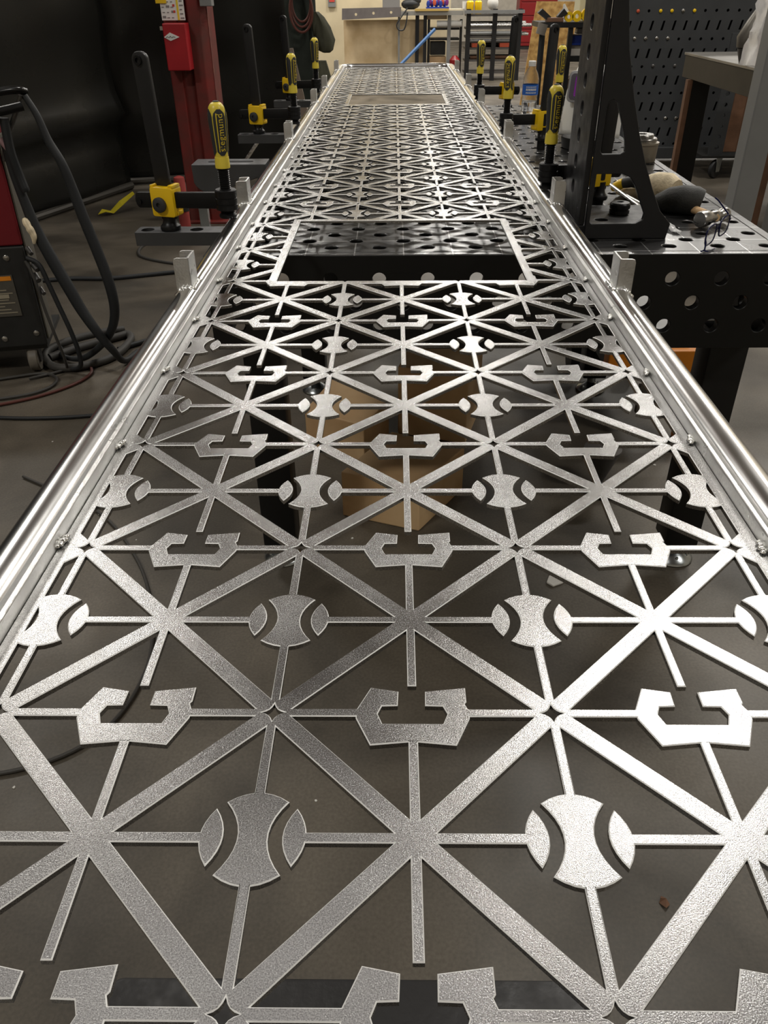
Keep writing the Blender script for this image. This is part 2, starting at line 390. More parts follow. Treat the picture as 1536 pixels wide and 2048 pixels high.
TX, TR, TZ = .3335, .0195, .8945
YF = 5.51
path = [(-TX, -.02, TZ)]+[(-TX, y*.5, TZ) for y in range(0, 11)]
cr = .085
path += [(-TX+cr-cr*cos(R(a)), YF-TX*0-cr+cr*sin(R(a)), TZ) for a in range(0, 91, 15)] + [(TX-cr+cr*sin(R(a)), YF-cr+cr*cos(R(a)), TZ) for a in range(0, 91, 15)]
path += [(TX, y*.5, TZ) for y in range(10, -1, -1)]+[(TX, -.02, TZ)]
obj('rail_pipe', MB().tube(path, TR, 28), TUBE, panel, smooth=50)
fb = MB()
for sg in (-1, 1):
    fb.box(min(sg*.3058, sg*.3115), max(sg*.3058, sg*.3115), -.02, 5.43, PZ-.012, PZ+.0135)
o = obj('flat_bar', fb, BRACK, panel, smooth=0, bevel=.0012)
o['label'] = 'flat strips between the sheet and the pipes'
# brackets
def bracket_mesh(sg):
    m = MB(); rr = lambda a, b: (min(a, b), max(a, b))
    web = [(-.0225, 0), (.0225, 0), (.0225, .058), (-.0225, .058)]
    m.prism(web, *rr(0, sg*.003), plane='yz')
    fl = [(0, 0), (sg*.024, 0), (sg*.024, .052), (sg*.0225, .0565), (sg*.018, .058), (0, .058)]
    m.prism(fl, -.0225, -.0195, plane='xz'); m.prism(fl, .0195, .0225, plane='xz')
    return m
proto = {}
for sg, ys in ((1, (1.222, 1.795, 2.68, 3.585, 4.24, 5.06)), (-1, (1.238, 1.812, 2.69, 3.615, 4.2, 5.12))):
    for y in ys:
        if sg not in proto:
            b = obj('bracket', bracket_mesh(sg), BRACK, panel, smooth=0, bevel=.0006, local=True); proto[sg] = b
            wb = MB()
            pts = [(sg*.026*t, -.026+noise.noise(Vector((t*9, 3, sg)))*.002, .012-.02*max(0, t-.4)**2*2) for t in [k/14 for k in range(15)]]
            wb.tube(pts, [.0035+.0012*sin(k*2.1) for k in range(15)], 8)
            pts = [(-sg*.003+noise.noise(Vector((t*7, 1, sg)))*.002, -.024+.048*t, .011) for t in [k/18 for k in range(19)]]
            wb.tube(pts, [.0036+.0013*sin(k*2.4) for k in range(19)], 8)
            obj('weld_bead', wb, WELD, b, smooth=80, local=True)
        else: b = dup(proto[sg], panel)
        b.location = Vector((sg*.328, y, .9)) - panel.location
# tack welds at every node along both edges
tm = MB()
for k in range(7):
    t = k/6; tm.ball((.001*sin(k*2.2), (k-3)*.0032, .0008+.0006*(k % 2)), (.0052-.0006*abs(k-3), .0026, .0034-.0004*abs(k-3)), 8)
tk = None
for sg in (-1, 1):
    for j in range(-1, 41, 2):
        if j == 41: continue
        if tk is None: o = tk = obj('weld_tack', tm, WELD, panel, smooth=80, local=True)
        else: o = tk.copy(); COL.objects.link(o)
        o.parent = panel; o.location = Vector((sg*.3035, Y0+j*Q+.006*sin(j*5+sg), PZ+.0015)) - panel.location
        o.scale = (.85, .85, .8); o.rotation_euler = (0, 0, (0 if sg > 0 else pi)+.4*sin(j*3.3))

# ------------------------------------------------------------------ welding table
TXA, TXB, TYA, TYB, TT = -.40, .80, 1.612, 4.01, .85
table = thing('welding_table', 'large black steel welding table with rows of round holes, under the railing panel', 'table', (.2, 2.8, 0))
holes = []
for m_ in range(24):
    holes += [circ(.057+.1*k, 1.67+.1*m_, .014) for k in range(-4, 8)]
    if m_ < 23: holes += [circ(.007+.1*k, 1.72+.1*m_, .014) for k in range(-3, 8)]
top = obj('tabletop', region([[(TXA+.0221, TYA+.0221), (TXB-.0221, TYA+.0221), (TXB-.0221, TYB-.0221), (TXA+.0221, TYB-.0221)]], holes, TT-.025, TT), TBL, table, smooth=30)
top.data.materials.append(TSIDE)
for p_ in top.data.polygons:
    if abs(p_.normal.z) < .5: p_.material_index = 1
add_bevel_mod(top, .0022, 2)
def side_holes(a0, a1, off):
    h = []
    for zz, o_ in ((.80, off), (.75, off-.05), (.70, off)):
        k = math.ceil((a0+.04-o_)/.1)
        while o_+.1*k < a1-.04: h.append(circ(o_+.1*k, zz, .0145, 20)); k += 1
    return h
ZB = .65
for nm, a0, a1, off, pl, h0, h1 in (('side_panel', TXA, TXB, .057, 'xz', TYA, TYA+.022), ('side_panel', TXA, TXB, .057, 'xz', TYB-.022, TYB),
                                  ('side_panel', TYA+.0225, TYB-.0225, 1.67, 'yz', TXA, TXA+.022), ('side_panel', TYA+.0225, TYB-.0225, 1.67, 'yz', TXB-.022, TXB)):
    o = obj(nm, region([[(a0, ZB), (a1, ZB), (a1, TT), (a0, TT)]], side_holes(a0, a1, off), h0, h1, plane=pl), TSIDE, table, smooth=30)
    o.data.materials.append(TBL)
    for p_ in o.data.polygons:
        if p_.normal.z > .9 and p_.center.z > TT-.001: p_.material_index = 1
    add_bevel_mod(o, .0016, 2)
legp = None
for (x, y) in ((-.315, 1.735), (.745, 1.735), (-.315, 2.81), (.745, 2.81), (-.315, 3.88), (.745, 3.88)):
    if not legp:
        lm = MB().box(-.044, .044, -.044, .044, .062, .652); legp = obj('leg', lm, TSIDE, table, local=True, bevel=.006, smooth=35)
        ft = MB().lathe([(.05, 0), (.054, .004), (.05, .012), (.03, .024), (.016, .034), (.016, .066), (.012, .066)], n=28)
        for k in range(6): ft.ball((.038*cos(k*1.05-2.6), .038*sin(k*1.05-2.6), .021), .004, 8)
        f = obj('foot', ft, ZINC, legp, local=True, smooth=40); f['label'] = 'shiny round adjustable foot'
        o = legp
    else: o = dup(legp, table)
    o.location = Vector((x, y, 0)) - table.location

# ------------------------------------------------------------------ perforated bars and stop block on the left
barp = None
BARS = ((1.715, 'dark steel clamping bar with round holes, nearest of those left of the panel'), (3.02, 'dark steel clamping bar with round holes under the second left clamp'), (4.0, 'dark steel clamping bar under the farthest left clamp'))
for y, lab in BARS:
    if not barp:
        bm_ = region([rrect(-.13, .13, -.025, .025, .003)], [circ(-.108+.104*k, 0, .0142, 20) for k in range(3)], 0, .027)
        barp = obj('clamping_bar', bm_, GRY, smooth=30); add_bevel_mod(barp, .0015, 2); o = barp
    else: o = barp.copy(); COL.objects.link(o)
    o.location = (-.426, y, .85); tag(o, lab, 'bar', 'clamping bars on the left table edge')
blk = thing('stop_block', 'grey slotted stop block with a rounded lower corner, left of the railing panel', 'block', (-.46, 2.43, .85))
prof = [(-.585, .888), (-.375, .888), (-.375, .835), (-.40, .832), (-.405, .812), (-.53, .812)]
prof = [(-.585, .888)]+[(-.53-.055*cos(R(a)), .85-.04*sin(R(a))) for a in range(15, 91, 15)]+[(-.405, .81), (-.40, .832), (-.375, .835), (-.375, .888)]
prof = [(x, max(z, .8505)) if x > -.41 else (x, z) for x, z in prof]
obj('block_body', MB().prism(prof, 2.385, 2.475, plane='xz'), GRY, blk, smooth=20, bevel=.002)
sl = obj('slot', MB().prism(rrect(-.545, -.415, 2.418, 2.442, .011), .8876, .8886), VOID, blk, smooth=0); sl['label'] = 'dark slot in the top'

# ------------------------------------------------------------------ screw clamps
def hprof(z):   # handle radius along its height
    pts = [(0, .0142), (.004, .0146), (.02, .0136), (.03, .0135), (.06, .0158), (.085, .0172), (.1, .0165), (.108, .0145), (.113, .011), (.1155, .006)]
    for (z0, r0), (z1, r1) in zip(pts, pts[1:]):
        if z <= z1: return r0+(r1-r0)*(z-z0)/(z1-z0)
    return .006
def make_text(body, size):
    c = bpy.data.curves.new('t', 'FONT'); c.body = body; c.size = size; c.align_x = 'CENTER'; c.align_y = 'CENTER'; c.resolution_u = 3; c.space_character = 1.08
    o = bpy.data.objects.new('t', c); COL.objects.link(o); dg = bpy.context.evaluated_depsgraph_get()
    me = bpy.data.meshes.new_from_object(o.evaluated_get(dg)); v = [tuple(x.co) for x in me.vertices]; f = [list(p.vertices) for p in me.polygons]
    bpy.data.objects.remove(o); bpy.data.meshes.remove(me); return v, f
TV, TF = make_text('siegmund', .0175)
def capsule(L, r, n=6):
    return [(L+r*sin(R(a)), r*cos(R(a))) for a in [180-180*k/n for k in range(n+1)]]
def make_clamp():
    t = thing('screw_clamp', '', 'clamp')
    pm = MB().lathe([(.0125, -.0265), (.0135, -.026), (.0135, 0), (.0205, .0005), (.0215, .004), (.0205, .009), (.016, .013), (.0135, .02), (.0135, .04)], n=20)
    obj('post', pm, BLK2, t, local=True)
    tilt = rot('Y', -2.3, (0, 0, .04))
    vb = [(-.0165, .022), (.0165, .022)]+[(.0165*cos(R(a)), .314+.013*sin(R(a))) for a in range(0, 181, 20)]
    b = obj('upright_bar', MB().prism(vb, -.0055, .0055, plane='xz', mat=tilt), BLK, t, local=True, bevel=.0018, smooth=40)
    rg = MB().lathe([(.0045, -.009), (.0085, -.009), (.0085, .009), (.0045, .009)], n=16, close=True, mat=tilt @ Matrix.Translation((-.002, 0, .312)) @ Matrix.Rotation(pi/2, 4, 'X'))
    obj('stop_ring', rg, BLK2, b, local=True)
    at = rot('Y', -3.2, (0, 0, .06)) @ Matrix.Translation((0, 0, .001))
    ar = [(x, z+.061) for x, z in [(.127, -.0155)]+[(.127, .0155)]+[(-.058-.0085*sin(R(a)), .0155*cos(R(a))) for a in range(0, 181, 20)]]
    a = obj('arm', MB().prism(ar[::-1], -.0155, -.0045, plane='xz', mat=at), BLK2, t, local=True, bevel=.0018, smooth=40)
    obj('arm_pin', MB().cyl((-.056, -.0185, .058), (-.056, -.0005, .058), .0055, n=14, mat=at), BLK2, a, local=True)
    so = rrect(-.0225, .0305, .031, .088, .005)
    sb = MB().prism(so, -.0235, .0105, plane='xz'); sb.box(.020, .0305, -.021, .009, .086, .093); sb.box(-.0225, -.015, -.021, .009, .086, .092); sb.box(.028, .034, -.016, .004, .034, .042)
    sl_ = obj('sliding_block', sb, YEL, t, local=True, bevel=.0015, smooth=40)
    kn = MB().lathe([(.0125, 0), (.0148, .001), (.0148, .007), (.0125, .0085), (.005, .0085), (.0045, .005), (.002, .005)], n=22, mat=Matrix.Translation((-.001, -.0235, .055)) @ Matrix.Rotation(pi/2, 4, 'X'))
    obj('lock_knob', kn, GRIP, sl_, local=True)
    obj('slot', MB().prism(rrect(-.004, .008, .044, .08, .003), .0100, .0112, plane='xz'), VOID, sl_, local=True, smooth=0)
    nx = .146
    nt_ = MB().lathe([(.012, .047), (.0165, .0515), (.0215, .0535), (.0215, .0625), (.0205, .063), (.0205, .0642), (.0215, .065), (.0215, .0745), (.0205, .075), (.0205, .0762), (.0215, .077), (.0215, .0895), (.0195, .0915), (.0115, .0915)], (nx, -.008, 0), 26)
    obj('spindle_nut', nt_, BLK2, t, local=True)
    th = [(.0045, .045), (.0045, .05)]; z = .0905
    while z < .133: th += [(.0095, z), (.0115, z+.0012), (.0115, z+.0018), (.0095, z+.003)]; z += .0036
    obj('spindle', MB().lathe(th, (nx, -.008, 0), 16), BLK2, t, local=True, smooth=20)
    obj('pressure_pad', MB().lathe([(.0165, .0375), (.0175, .040), (.0175, .0435), (.0155, .0445), (.0135, .0475), (.0105, .049), (.007, .0515)], (nx, -.008, 0), 24), BLK2, t, local=True)
    zs = [0, .002, .006, .012, .0195, .0196, .022, .03, .045, .06, .075, .085, .095, .102, .107, .111, .114, .1155]
    h = obj('handle', MB().lathe([(hprof(z)*(.94 if .0196 <= z <= .0225 else 1), z) for z in zs], n=28), YELH, t, local=True, smooth=50); h.location = (nx, -.008, .131)
    for q in range(4):
        V = []; F = []; na = 8; zz = [.0235+.081*k/12 for k in range(13)]
        for i, z in enumerate(zz):
            hwid = R(41)*min(1, max(.35, (z-.0235)/.004+.35))*min(1, max(.3, (.1045-z)/.012+.3))
            for k in range(na+1):
                an = -pi/2+R(45)+q*pi/2+hwid*(2*k/na-1); r = hprof(z)+.0006
                V.append((r*cos(an), r*sin(an), z))
        for i in range(12):
            for k in range(na): o_ = i*(na+1)+k; F.append([o_, o_+1, o_+na+2, o_+na+1])
        g = obj('grip_panel', MB().add(V, F), GRIP, h, local=True, smooth=60, fixn=False)
        if q == 0:
            tv = []
            for x, y, _ in TV:
                z = .064+x*.94; r = hprof(z)+.0009; an = -pi/2+R(49)-y/r; tv.append((r*cos(an), r*sin(an), z))
            gt = obj('lettering', MB().add(tv, TF), YINK, h, local=True, smooth=0, fixn=False)
        rv = []
        for z in zz[1:-1]:
            for da in (-.05, .05):
                r = hprof(z)+.0011; an = -pi/2+R(45)+q*pi/2-.33+da; rv.append((r*cos(an), r*sin(an), z))
        obj('grip_line', MB().add(rv, [[2*i, 2*i+1, 2*i+3, 2*i+2] for i in range(len(rv)//2-1)]), YINK, h, local=True, smooth=0, fixn=False)
    obj('end_button', MB().lathe([(.0062, .114), (.0062, .1165), (.004, .1175)], n=14), GRIP, h, local=True)
    return t, h
CL = [((-.484, 1.715, .877), -19, -22, 'black screw clamp with yellow and black handle on the nearest left clamping bar'),
      ((-.485, 3.03, .877), -20, 4, 'black screw clamp on the second left bar, behind the grey stop block'),
      ((-.482, 4.0, .877), -26, 0, 'farthest black screw clamp on the left side of the panel'),
      ((.472, 1.977, .877), 206, -34, 'screw clamp half hidden behind the tall perforated clamping angle'),
      ((.472, 2.84, .877), 211, -72, 'screw clamp with a yellow slotted block in front of the water bottle'),
      ((.462, 3.70, .877), 212, -25, 'farthest screw clamp on the right side of the panel, behind the bottle')]
ct, ch = make_clamp()
for i, (loc, rz, hz, lab) in enumerate(CL):
    c = ct if i == 0 else dup(ct)
    h = [q for q in COL.objects if q.parent == c and q.name.startswith('handle')][0]
    c.location = loc; c.rotation_euler = (0, 0, R(rz)); h.rotation_euler = (0, 0, R(hz-rz)); tag(c, lab, 'clamp', 'screw clamps holding the panel')
c = dup(ct); c.location = (.735, 3.28, .877); c.rotation_euler = (0, 0, R(188)); tag(c, 'screw clamp on the table right of the bottle, half hidden by the tall angle', 'clamp', 'screw clamps holding the panel')
[q for q in COL.objects if q.parent == c and q.name.startswith('handle')][0].rotation_euler = (0, 0, R(-220))

# ------------------------------------------------------------------ tall clamping angle on the table
ang = thing('clamping_angle', 'tall black perforated steel clamping angle with triangular web, on the table', 'clamping angle', (.46, 1.83, .85))
XA, YA_, HT = .386, 1.728, .62
outl = [(.392, .850), (.566, .850), (.571, .880), (.545, .906), (.521, .95), (.498, 1.0), (.478, 1.05), (.455, 1.12), (.433, 1.2), (.42, 1.276), (.41, 1.36), (.404, 1.47), (.392, 1.47)]
win1 = [(.400, .885), (.405, .881), (.497, .881), (.511, .889), (.5125, .90), (.50, .925), (.485, .955), (.472, .972), (.455, .979), (.402, .979)]
win2 = [(.4035, 1.022), (.408, 1.0165), (.444, 1.0165), (.452, 1.022), (.450, 1.04), (.436, 1.08), (.424, 1.11), (.416, 1.115), (.409, 1.112), (.4045, 1.1)]
wb = obj('web_plate', region([outl], [win1, win2], YA_, YA_+.012, plane='xz'), BLK, ang, smooth=30); add_bevel_mod(wb, .0016, 2)
fl = obj('upright_plate', region([[(YA_+.0122, .875), (YA_+.2, .875), (YA_+.2, 1.47), (YA_+.0122, 1.47)]], [circ(1.842, .884+.051*k, .014, 20) for k in range(1, 12)], .380, .392, plane='yz'), BLK, ang, smooth=30); add_bevel_mod(fl, .0016, 2)
bp = obj('base_plate', region([[(.380, YA_+.0122), (.566, YA_+.0122), (.566, YA_+.2), (.380, YA_+.2)]], [circ(.44+.05*k, 1.79+.0525*k, .014, 20) for k in range(2)], .8502, .8748), BLK, ang, smooth=30); add_bevel_mod(bp, .0016, 2)
bolt = thing('clamping_bolt', 'short black round-headed clamping bolt standing inside the lower opening of the tall angle', 'bolt', (.490, 1.842, .875))
obj('bolt_head', MB().lathe([(.019, 0), (.022, .002), (.022, .009), (.0195, .010), (.0195, .012), (.0225, .013), (.0225, .021), (.02, .0245), (.008, .0255), (.006, .022)], (.490, 1.842, .8752), 26), BLK2, bolt)
obj('shank', MB().cyl((.490, 1.842, .852), (.490, 1.842, .877), .0125), BLK2, bolt)

# ------------------------------------------------------------------ things on the table, right side
b = thing('water_bottle', 'clear plastic water bottle with white cap and blue label, standing on the table', 'bottle', (.545, 3.65, .85))
pf = [(.026, .0), (.031, .004), (.032, .02), (.0305, .026), (.032, .032), (.0305, .04), (.032, .047), (.0305, .054), (.032, .06), (.030, .067), (.0315, .074), (.0315, .118), (.033, .124), (.0325, .134), (.028, .15), (.019, .168), (.0135, .178), (.0128, .184)]
inn = [(r-.0008, z+.001) for r, z in pf][::-1]
obj('bottle_body', MB().lathe(pf+[(.0122, .184)]+inn[1:-1]+[(.024, .002)], (.545, 3.65, .8505), 28, close=False), PET, b, smooth=60)
obj('water', MB().lathe([(r-.0011, z+.0014) for r, z in pf[:8]], (.545, 3.65, .8505), 28), M('water', (1, 1, 1, 1), .01, 0, trans=1, ior=1.33), b, smooth=60)
o = obj('cap', MB().lathe([(.014, .180), (.0148, .181), (.0148, .197), (.013, .199)], (.545, 3.65, .8505), 24), WHITE, b); o['label'] = 'white screw cap'
obj('bottle_label', MB().lathe([(.0318, .0785), (.0324, .0785), (.0324, .116), (.0318, .116)], (.545, 3.65, .8505), 32, close=True), BLUELAB, b, smooth=60)
st = MB()
for zc, hh in ((.087, .0025), (.0985, .005), (.108, .002)):
    for k in range(7): a0 = -pi/2-.7+k*.2; r = .0327; st.add([(.545+r*cos(a0), 3.65+r*sin(a0), .8505+zc-hh), (.545+r*cos(a0+.15), 3.65+r*sin(a0+.15), .8505+zc-hh*.6), (.545+r*cos(a0+.15), 3.65+r*sin(a0+.15), .8505+zc+hh), (.545+r*cos(a0), 3.65+r*sin(a0), .8505+zc+hh*.7)], [(0, 1, 2, 3)])
obj('label_print', st, WHITE, b, smooth=0)

hm = thing('welding_helmet', 'white welding helmet with a purple lens, on the table behind the tall angle', 'helmet', (.63, 2.86, .85))
hr = rot('Z', -28, (.63, 2.86, 0)) @ rot('X', -10, (.63, 2.86, .90))
V = []; F = []; nz_, na = 14, 24
for i in range(nz_+1):
    t = i/nz_; z = .885+.20*t; rx = .098*(1-.1*t-.55*max(0, t-.6)**1.4*1.6); ry = .115*(1-.15*(1-t))*(1-.8*max(0, t-.55)**1.5)
    for k in range(na+1):
        a = R(165)+R(210)*k/na; V.append((.63+rx*cos(a), 2.86+ry*sin(a), z))
for i in range(nz_):
    for k in range(na): q = i*(na+1)+k; F.append([q, q+1, q+na+2, q+na+1])
V.append((.63, 2.84, 1.093)); F += [[nz_*(na+1)+k, nz_*(na+1)+k+1, len(V)-1] for k in range(na)]
sh = obj('helmet_shell', MB().add(V, F, hr), WHITE, hm, smooth=60); so_ = sh.modifiers.new('th', 'SOLIDIFY'); so_.thickness = .004
obj('lens_bezel', MB().prism(rrect(.572, .688, .975, 1.062, .014), 2.738, 2.775, plane='xz', mat=hr), M('pale_bezel', s(150, 150, 152), .35), hm, smooth=30, bevel=.002)
o = obj('lens_frame', MB().prism(rrect(.580, .680, .983, 1.054, .01), 2.733, 2.7375, plane='xz', mat=hr), M('grey_filter', s(90, 86, 96), .2), hm, smooth=20)
o = obj('lens', MB().prism(rrect(.596, .664, .990, 1.047, .006), 2.729, 2.7325, plane='xz', mat=hr), LENSP, hm, smooth=20); o['label'] = 'purple filter lens'
obj('chin_guard', MB().lathe([(.07, 0), (.083, .002), (.088, .03), (.086, .034)], (.63, 2.87, .8505), 24), DPANEL, hm)
obj('headband', MB().tube([(.63+.07*cos(R(a)), 2.87+.08*sin(R(a)), .94) for a in range(0, 181, 15)], .008, 8), GRIP, hm)

rg = thing('steel_bushing', 'stack of stepped pale steel bushings by the right table edge', 'bushing', (.745, 2.62, .85))
def ring(x, y, z, prof): return MB().lathe(prof, (x, y, z), 32, close=True)
obj('bushing_body', ring(.745, 2.62, .8505, [(.03, 0), (.040, 0), (.042, .004), (.044, .046), (.046, .048), (.046, .054), (.03, .054)]), M('dull_steel', s(150, 142, 128), .4, .7, var=.1), rg)
obj('bushing_collar', ring(.742, 2.622, .905, [(.016, 0), (.041, 0), (.042, .008), (.040, .011), (.016, .011)]), STEEL, rg)
obj('bushing_step', ring(.738, 2.626, .9165, [(.014, 0), (.035, 0), (.036, .006), (.034, .009), (.014, .009)]), STEEL, rg)

gl = thing('work_glove', 'tan and dark leather work glove lying on the table behind the hammer', 'glove', (.64, 2.03, .85))
def blob(path, rads, flat, mat, n=12, name='x', par=None):
    m = MB(); m.tube(path, rads, n); zc = min(p[2] for p in path)
    m.v = [(x, y, max(.8508, zc+(z-zc)*flat)) for x, y, z in m.v]; return obj(name, m, mat, par, smooth=70)
blob([(.60, 2.10, .868), (.615, 2.075, .876), (.63, 2.05, .88), (.65, 2.03, .88), (.662, 2.015, .876)], [.012, .030, .036, .038, .032], 1.15, TAN, 14, 'leather_palm', gl)
blob([(.615, 1.985, .868), (.64, 1.965, .876), (.665, 1.95, .88), (.69, 1.94, .879), (.702, 1.936, .876)], [.018, .030, .034, .034, .030], 1.0, DLEA, 14, 'cuff', gl)
for k, (dx, dy) in enumerate(((-.05, .055), (-.035, .075), (-.015, .085))):
    blob([(.61, 2.085, .866), (.61+dx*.6, 2.085+dy*.5, .866), (.61+dx, 2.085+dy, .862)], [.014, .013, .009], 1, TAN, 10, 'finger', gl)

tl = thing('wire_stripper', 'hand tool with yellow and black handle and bare steel shaft, leaning on the glove', 'hand tool', (.56, 2.06, .85))
obj('shaft', MB().tube([(.528, 2.115, .885), (.58, 1.93, .858)], [.0042, .0036], 10), STEEL, tl)
obj('shaft', MB().tube([(.545, 2.11, .872), (.602, 1.955, .857)], [.0035, .0032], 10), STEEL, tl)
obj('handle_tip', MB().tube([(.540, 2.122, .871), (.546, 2.117, .876), (.556, 2.11, .884), (.562, 2.105, .888)], [.007, .0115, .0125, .0115], 12), YEL, tl)
obj('handle_grip', MB().tube([(.561, 2.106, .887), (.58, 2.095, .893), (.605, 2.08, .891), (.625, 2.07, .884)], [.0118, .0135, .0128, .010], 12), GRIP, tl)

hmr = thing('ball_peen_hammer', 'ball peen hammer with steel head and wooden handle, on the table', 'hammer', (.70, 1.85, .85))
hd = Vector((.09, .062, 0)).normalized(); c0 = Vector((.700, 1.838, .8685))
sides = [(-.047, .016), (-.044, .0172), (-.024, .0172), (-.018, .0135), (-.006, .0135), (.008, .0135), (.016, .011), (.022, .010), (.026, .0125), (.034, .0158), (.042, .0155), (.048, .011), (.0505, .004)]
obj('hammer_head', MB().tube([c0+hd*t for t, _ in sides], [r for _, r in sides], 20), STEEL, hmr, smooth=50)
obj('handle', MB().tube([c0+Vector((.005, -.012, 0)), c0+Vector((-.003, .016, .0)), c0+Vector((-.016, .075, -.002)), c0+Vector((-.034, .16, -.004)), c0+Vector((-.045, .21, -.004))], [.0075, .008, .009, .0125, .013], 12), WOOD, hmr)

gs = thing('eyeglasses', 'dark blue framed eyeglasses standing on edge near the front of the table', 'eyeglasses', (.635, 1.67, .85))
def lens_loop(c, dirx, h, wd):
    pts = []
    for k in range(20):
        a = 2*pi*k/20; sg_ = lambda v: math.copysign(abs(v)**.62, v); pts.append(Vector(c)+dirx*(wd*sg_(cos(a))*(1+.1*sin(a)))+Vector((0, 0, h*sg_(sin(a)))))
    return pts
dx_ = Vector((.66, .74, .12)).normalized()
for c_, nm in (((.632, 1.655, .876), 'lens'), ((.672, 1.697, .884), 'lens')):
    L = lens_loop(c_, dx_, .0185, .0225); fr = obj('rim', MB().tube(L+[L[0]], .0017, 6), FRAME, gs)
    nrm = dx_.cross(Vector((0, 0, 1))).normalized()*.0006
    obj(nm, MB().add([p+nrm for p in L]+[p-nrm for p in L], [list(range(20)), list(range(39, 19, -1))]+[[k, (k+1) % 20, 20+(k+1) % 20, 20+k] for k in range(20)]), GLASS, fr)
obj('bridge', MB().tube([(.648, 1.672, .882), (.652, 1.676, .888), (.656, 1.681, .886)], .0016, 6), FRAME, gs)
obj('temple', MB().tube([(.616, 1.638, .873), (.618, 1.634, .866), (.616, 1.628, .8525), (.606, 1.62, .8522)], .0016, 6), FRAME, gs)
obj('temple', MB().tube([(.689, 1.713, .892), (.684, 1.722, .903), (.664, 1.735, .9255), (.658, 1.74, .93)], .0018, 6), FRAME, gs)
obj('temple_tip', MB().tube([(.613, 1.628, .8525), (.62, 1.620, .8522), (.640, 1.640, .8522)], .0016, 6), FRAME, gs)

cs = thing('plastic_sleeve', 'small crumpled clear plastic sleeve on the table beside the tall angle', 'plastic sleeve', (.60, 1.80, .85))
V = []; F = []
for i in range(9):
    for k in range(5): V.append((.578+.0045*k+.002*i, 1.865-.0125*i, .852+.012*abs(sin(i*.9+k*1.7))*(1-i/12)))
for i in range(8):
    for k in range(4): q = i*5+k; F.append([q, q+1, q+6, q+5])
o = obj('sleeve_film', MB().add(V, F), FILM, cs, smooth=40); o.modifiers.new('t', 'SOLIDIFY').thickness = .0006

# ------------------------------------------------------------------ floor things under and near the table
tb = thing('timber_block', 'light timber block standing on the floor, nearest of those under the panel', 'timber block', (-.02, 2.0, 0))
obj('block_end', MB().prism([(-.165, 1.935), (.058, 1.852), (.2, 2.08), (-.02, 2.18)], 0, .15), WOOD, tb, smooth=0, bevel=.004)
tb2 = thing('timber_block', 'long light timber block lying behind the nearest block under the table', 'timber block', (-.15, 2.4, 0))
obj('block_end', MB().prism([(-.31, 2.36), (-.11, 2.25), (-.03, 2.44), (-.22, 2.66)], 0, .135), WOOD, tb2, smooth=0, bevel=.004)
tb3 = thing('timber_block', 'tall timber block, farthest of the blocks under the table', 'timber block', (.08, 2.5, 0))
obj('block_end', MB().prism([(.0, 2.45), (.23, 2.37), (.30, 2.62), (.06, 2.72)], 0, .25), WOOD, tb3, smooth=0, bevel=.004)
tag(obj('paper_scrap', MB().prism([(.385, 1.615), (.40, 1.60), (.425, 1.612), (.44, 1.625), (.43, 1.65), (.405, 1.655), (.395, 1.64)], .0, .006), PAPER, smooth=0, bevel=.002), 'torn scrap of white paper on the floor by the right table leg', 'paper scrap')
lf = MB(); lf.add([(.438, .752, .001), (.446, .740, .006), (.455, .748, .003), (.450, .756, .008), (.444, .764, .002), (.441, .757, .007)], [(0, 1, 3, 5), (1, 2, 3), (3, 4, 5)])
o = tag(obj('dry_leaf', lf, BROWN, smooth=0), 'tiny brown scrap of dry leaf on the bare floor under the panel', 'leaf'); o.modifiers.new('t', 'SOLIDIFY').thickness = .001
mt = tag(obj('rubber_mat', MB().prism(rrect(-.455, .285, -.3, .62, .02), .0, .012), MAT, bevel=.003), 'black rubber mat on the floor at the near end under the panel', 'mat')
cn = thing('orange_cart', 'orange steel cart standing under the right side of the table', 'cart', (.9, 2.6, 0))
obj('beam', MB().box(.675, .975, 2.38, 2.44, .255, .33), ORNG, cn, smooth=0, bevel=.004)
obj('upright', MB().box(.945, .972, 2.385, 2.435, .0, .2545), ORNG, cn, smooth=0, bevel=.004)
obj('deck', MB().box(.68, .97, 2.441, 3.1, .25, .29), DPANEL, cn, smooth=0, bevel=.004)
obj('tray', MB().box(.72, .95, 2.45, 2.9, .291, .36), DSTEEL, cn, smooth=0, bevel=.004)
o = obj('data_plate', MB().box(.80, .944, 2.40, 2.42, .1, .2), GREYLAB, cn, smooth=0)
for x in (.71, .93): obj('wheel', MB().cyl((x-.02, 3.0, .06), (x+.02, 3.0, .06), .06, n=20), CABLE, cn)
kc = thing('cone_point', 'grey steel cone with its tip down, under the right side of the panel', 'cone', (.62, 2.1, 0))
obj('cone_body', MB().lathe([(.006, .0), (.012, .01), (.052, .12), (.056, .124), (.056, .135), (.02, .136)], (.62, 2.1, 0), 24), DSTEEL, kc)
db = MB()
for k in range(26):
    x = random.uniform(-1.3, 1.0); y = random.uniform(.7, 3.4); r_ = random.uniform(.002, .005)
    db.prism([(x+r_*cos(a)*random.uniform(.5, 1.3), y+r_*sin(a)) for a in (0, 1.3, 2.4, 3.6, 5)], 0, .002)
o = obj('floor_debris', db, PAPER, smooth=0); o['kind'] = 'stuff'; o['label'] = 'tiny pale metal chips and crumbs scattered on the concrete floor'; o['category'] = 'debris'
cb = thing('shop_cable', 'thin dark cable lying on the floor under the left edge of the panel', 'cable', (-.7, 1.6, 0))
obj('cable_run', MB().tube(spline([(-1.2, 2.15, .006), (-.9, 1.95, .006), (-.72, 1.72, .006), (-.62, 1.5, .006), (-.58, 1.3, .006), (-.62, 1.12, .006), (-.75, 1.02, .006), (-1.0, .98, .006)]), .0045, 8), CABLE2, cb)

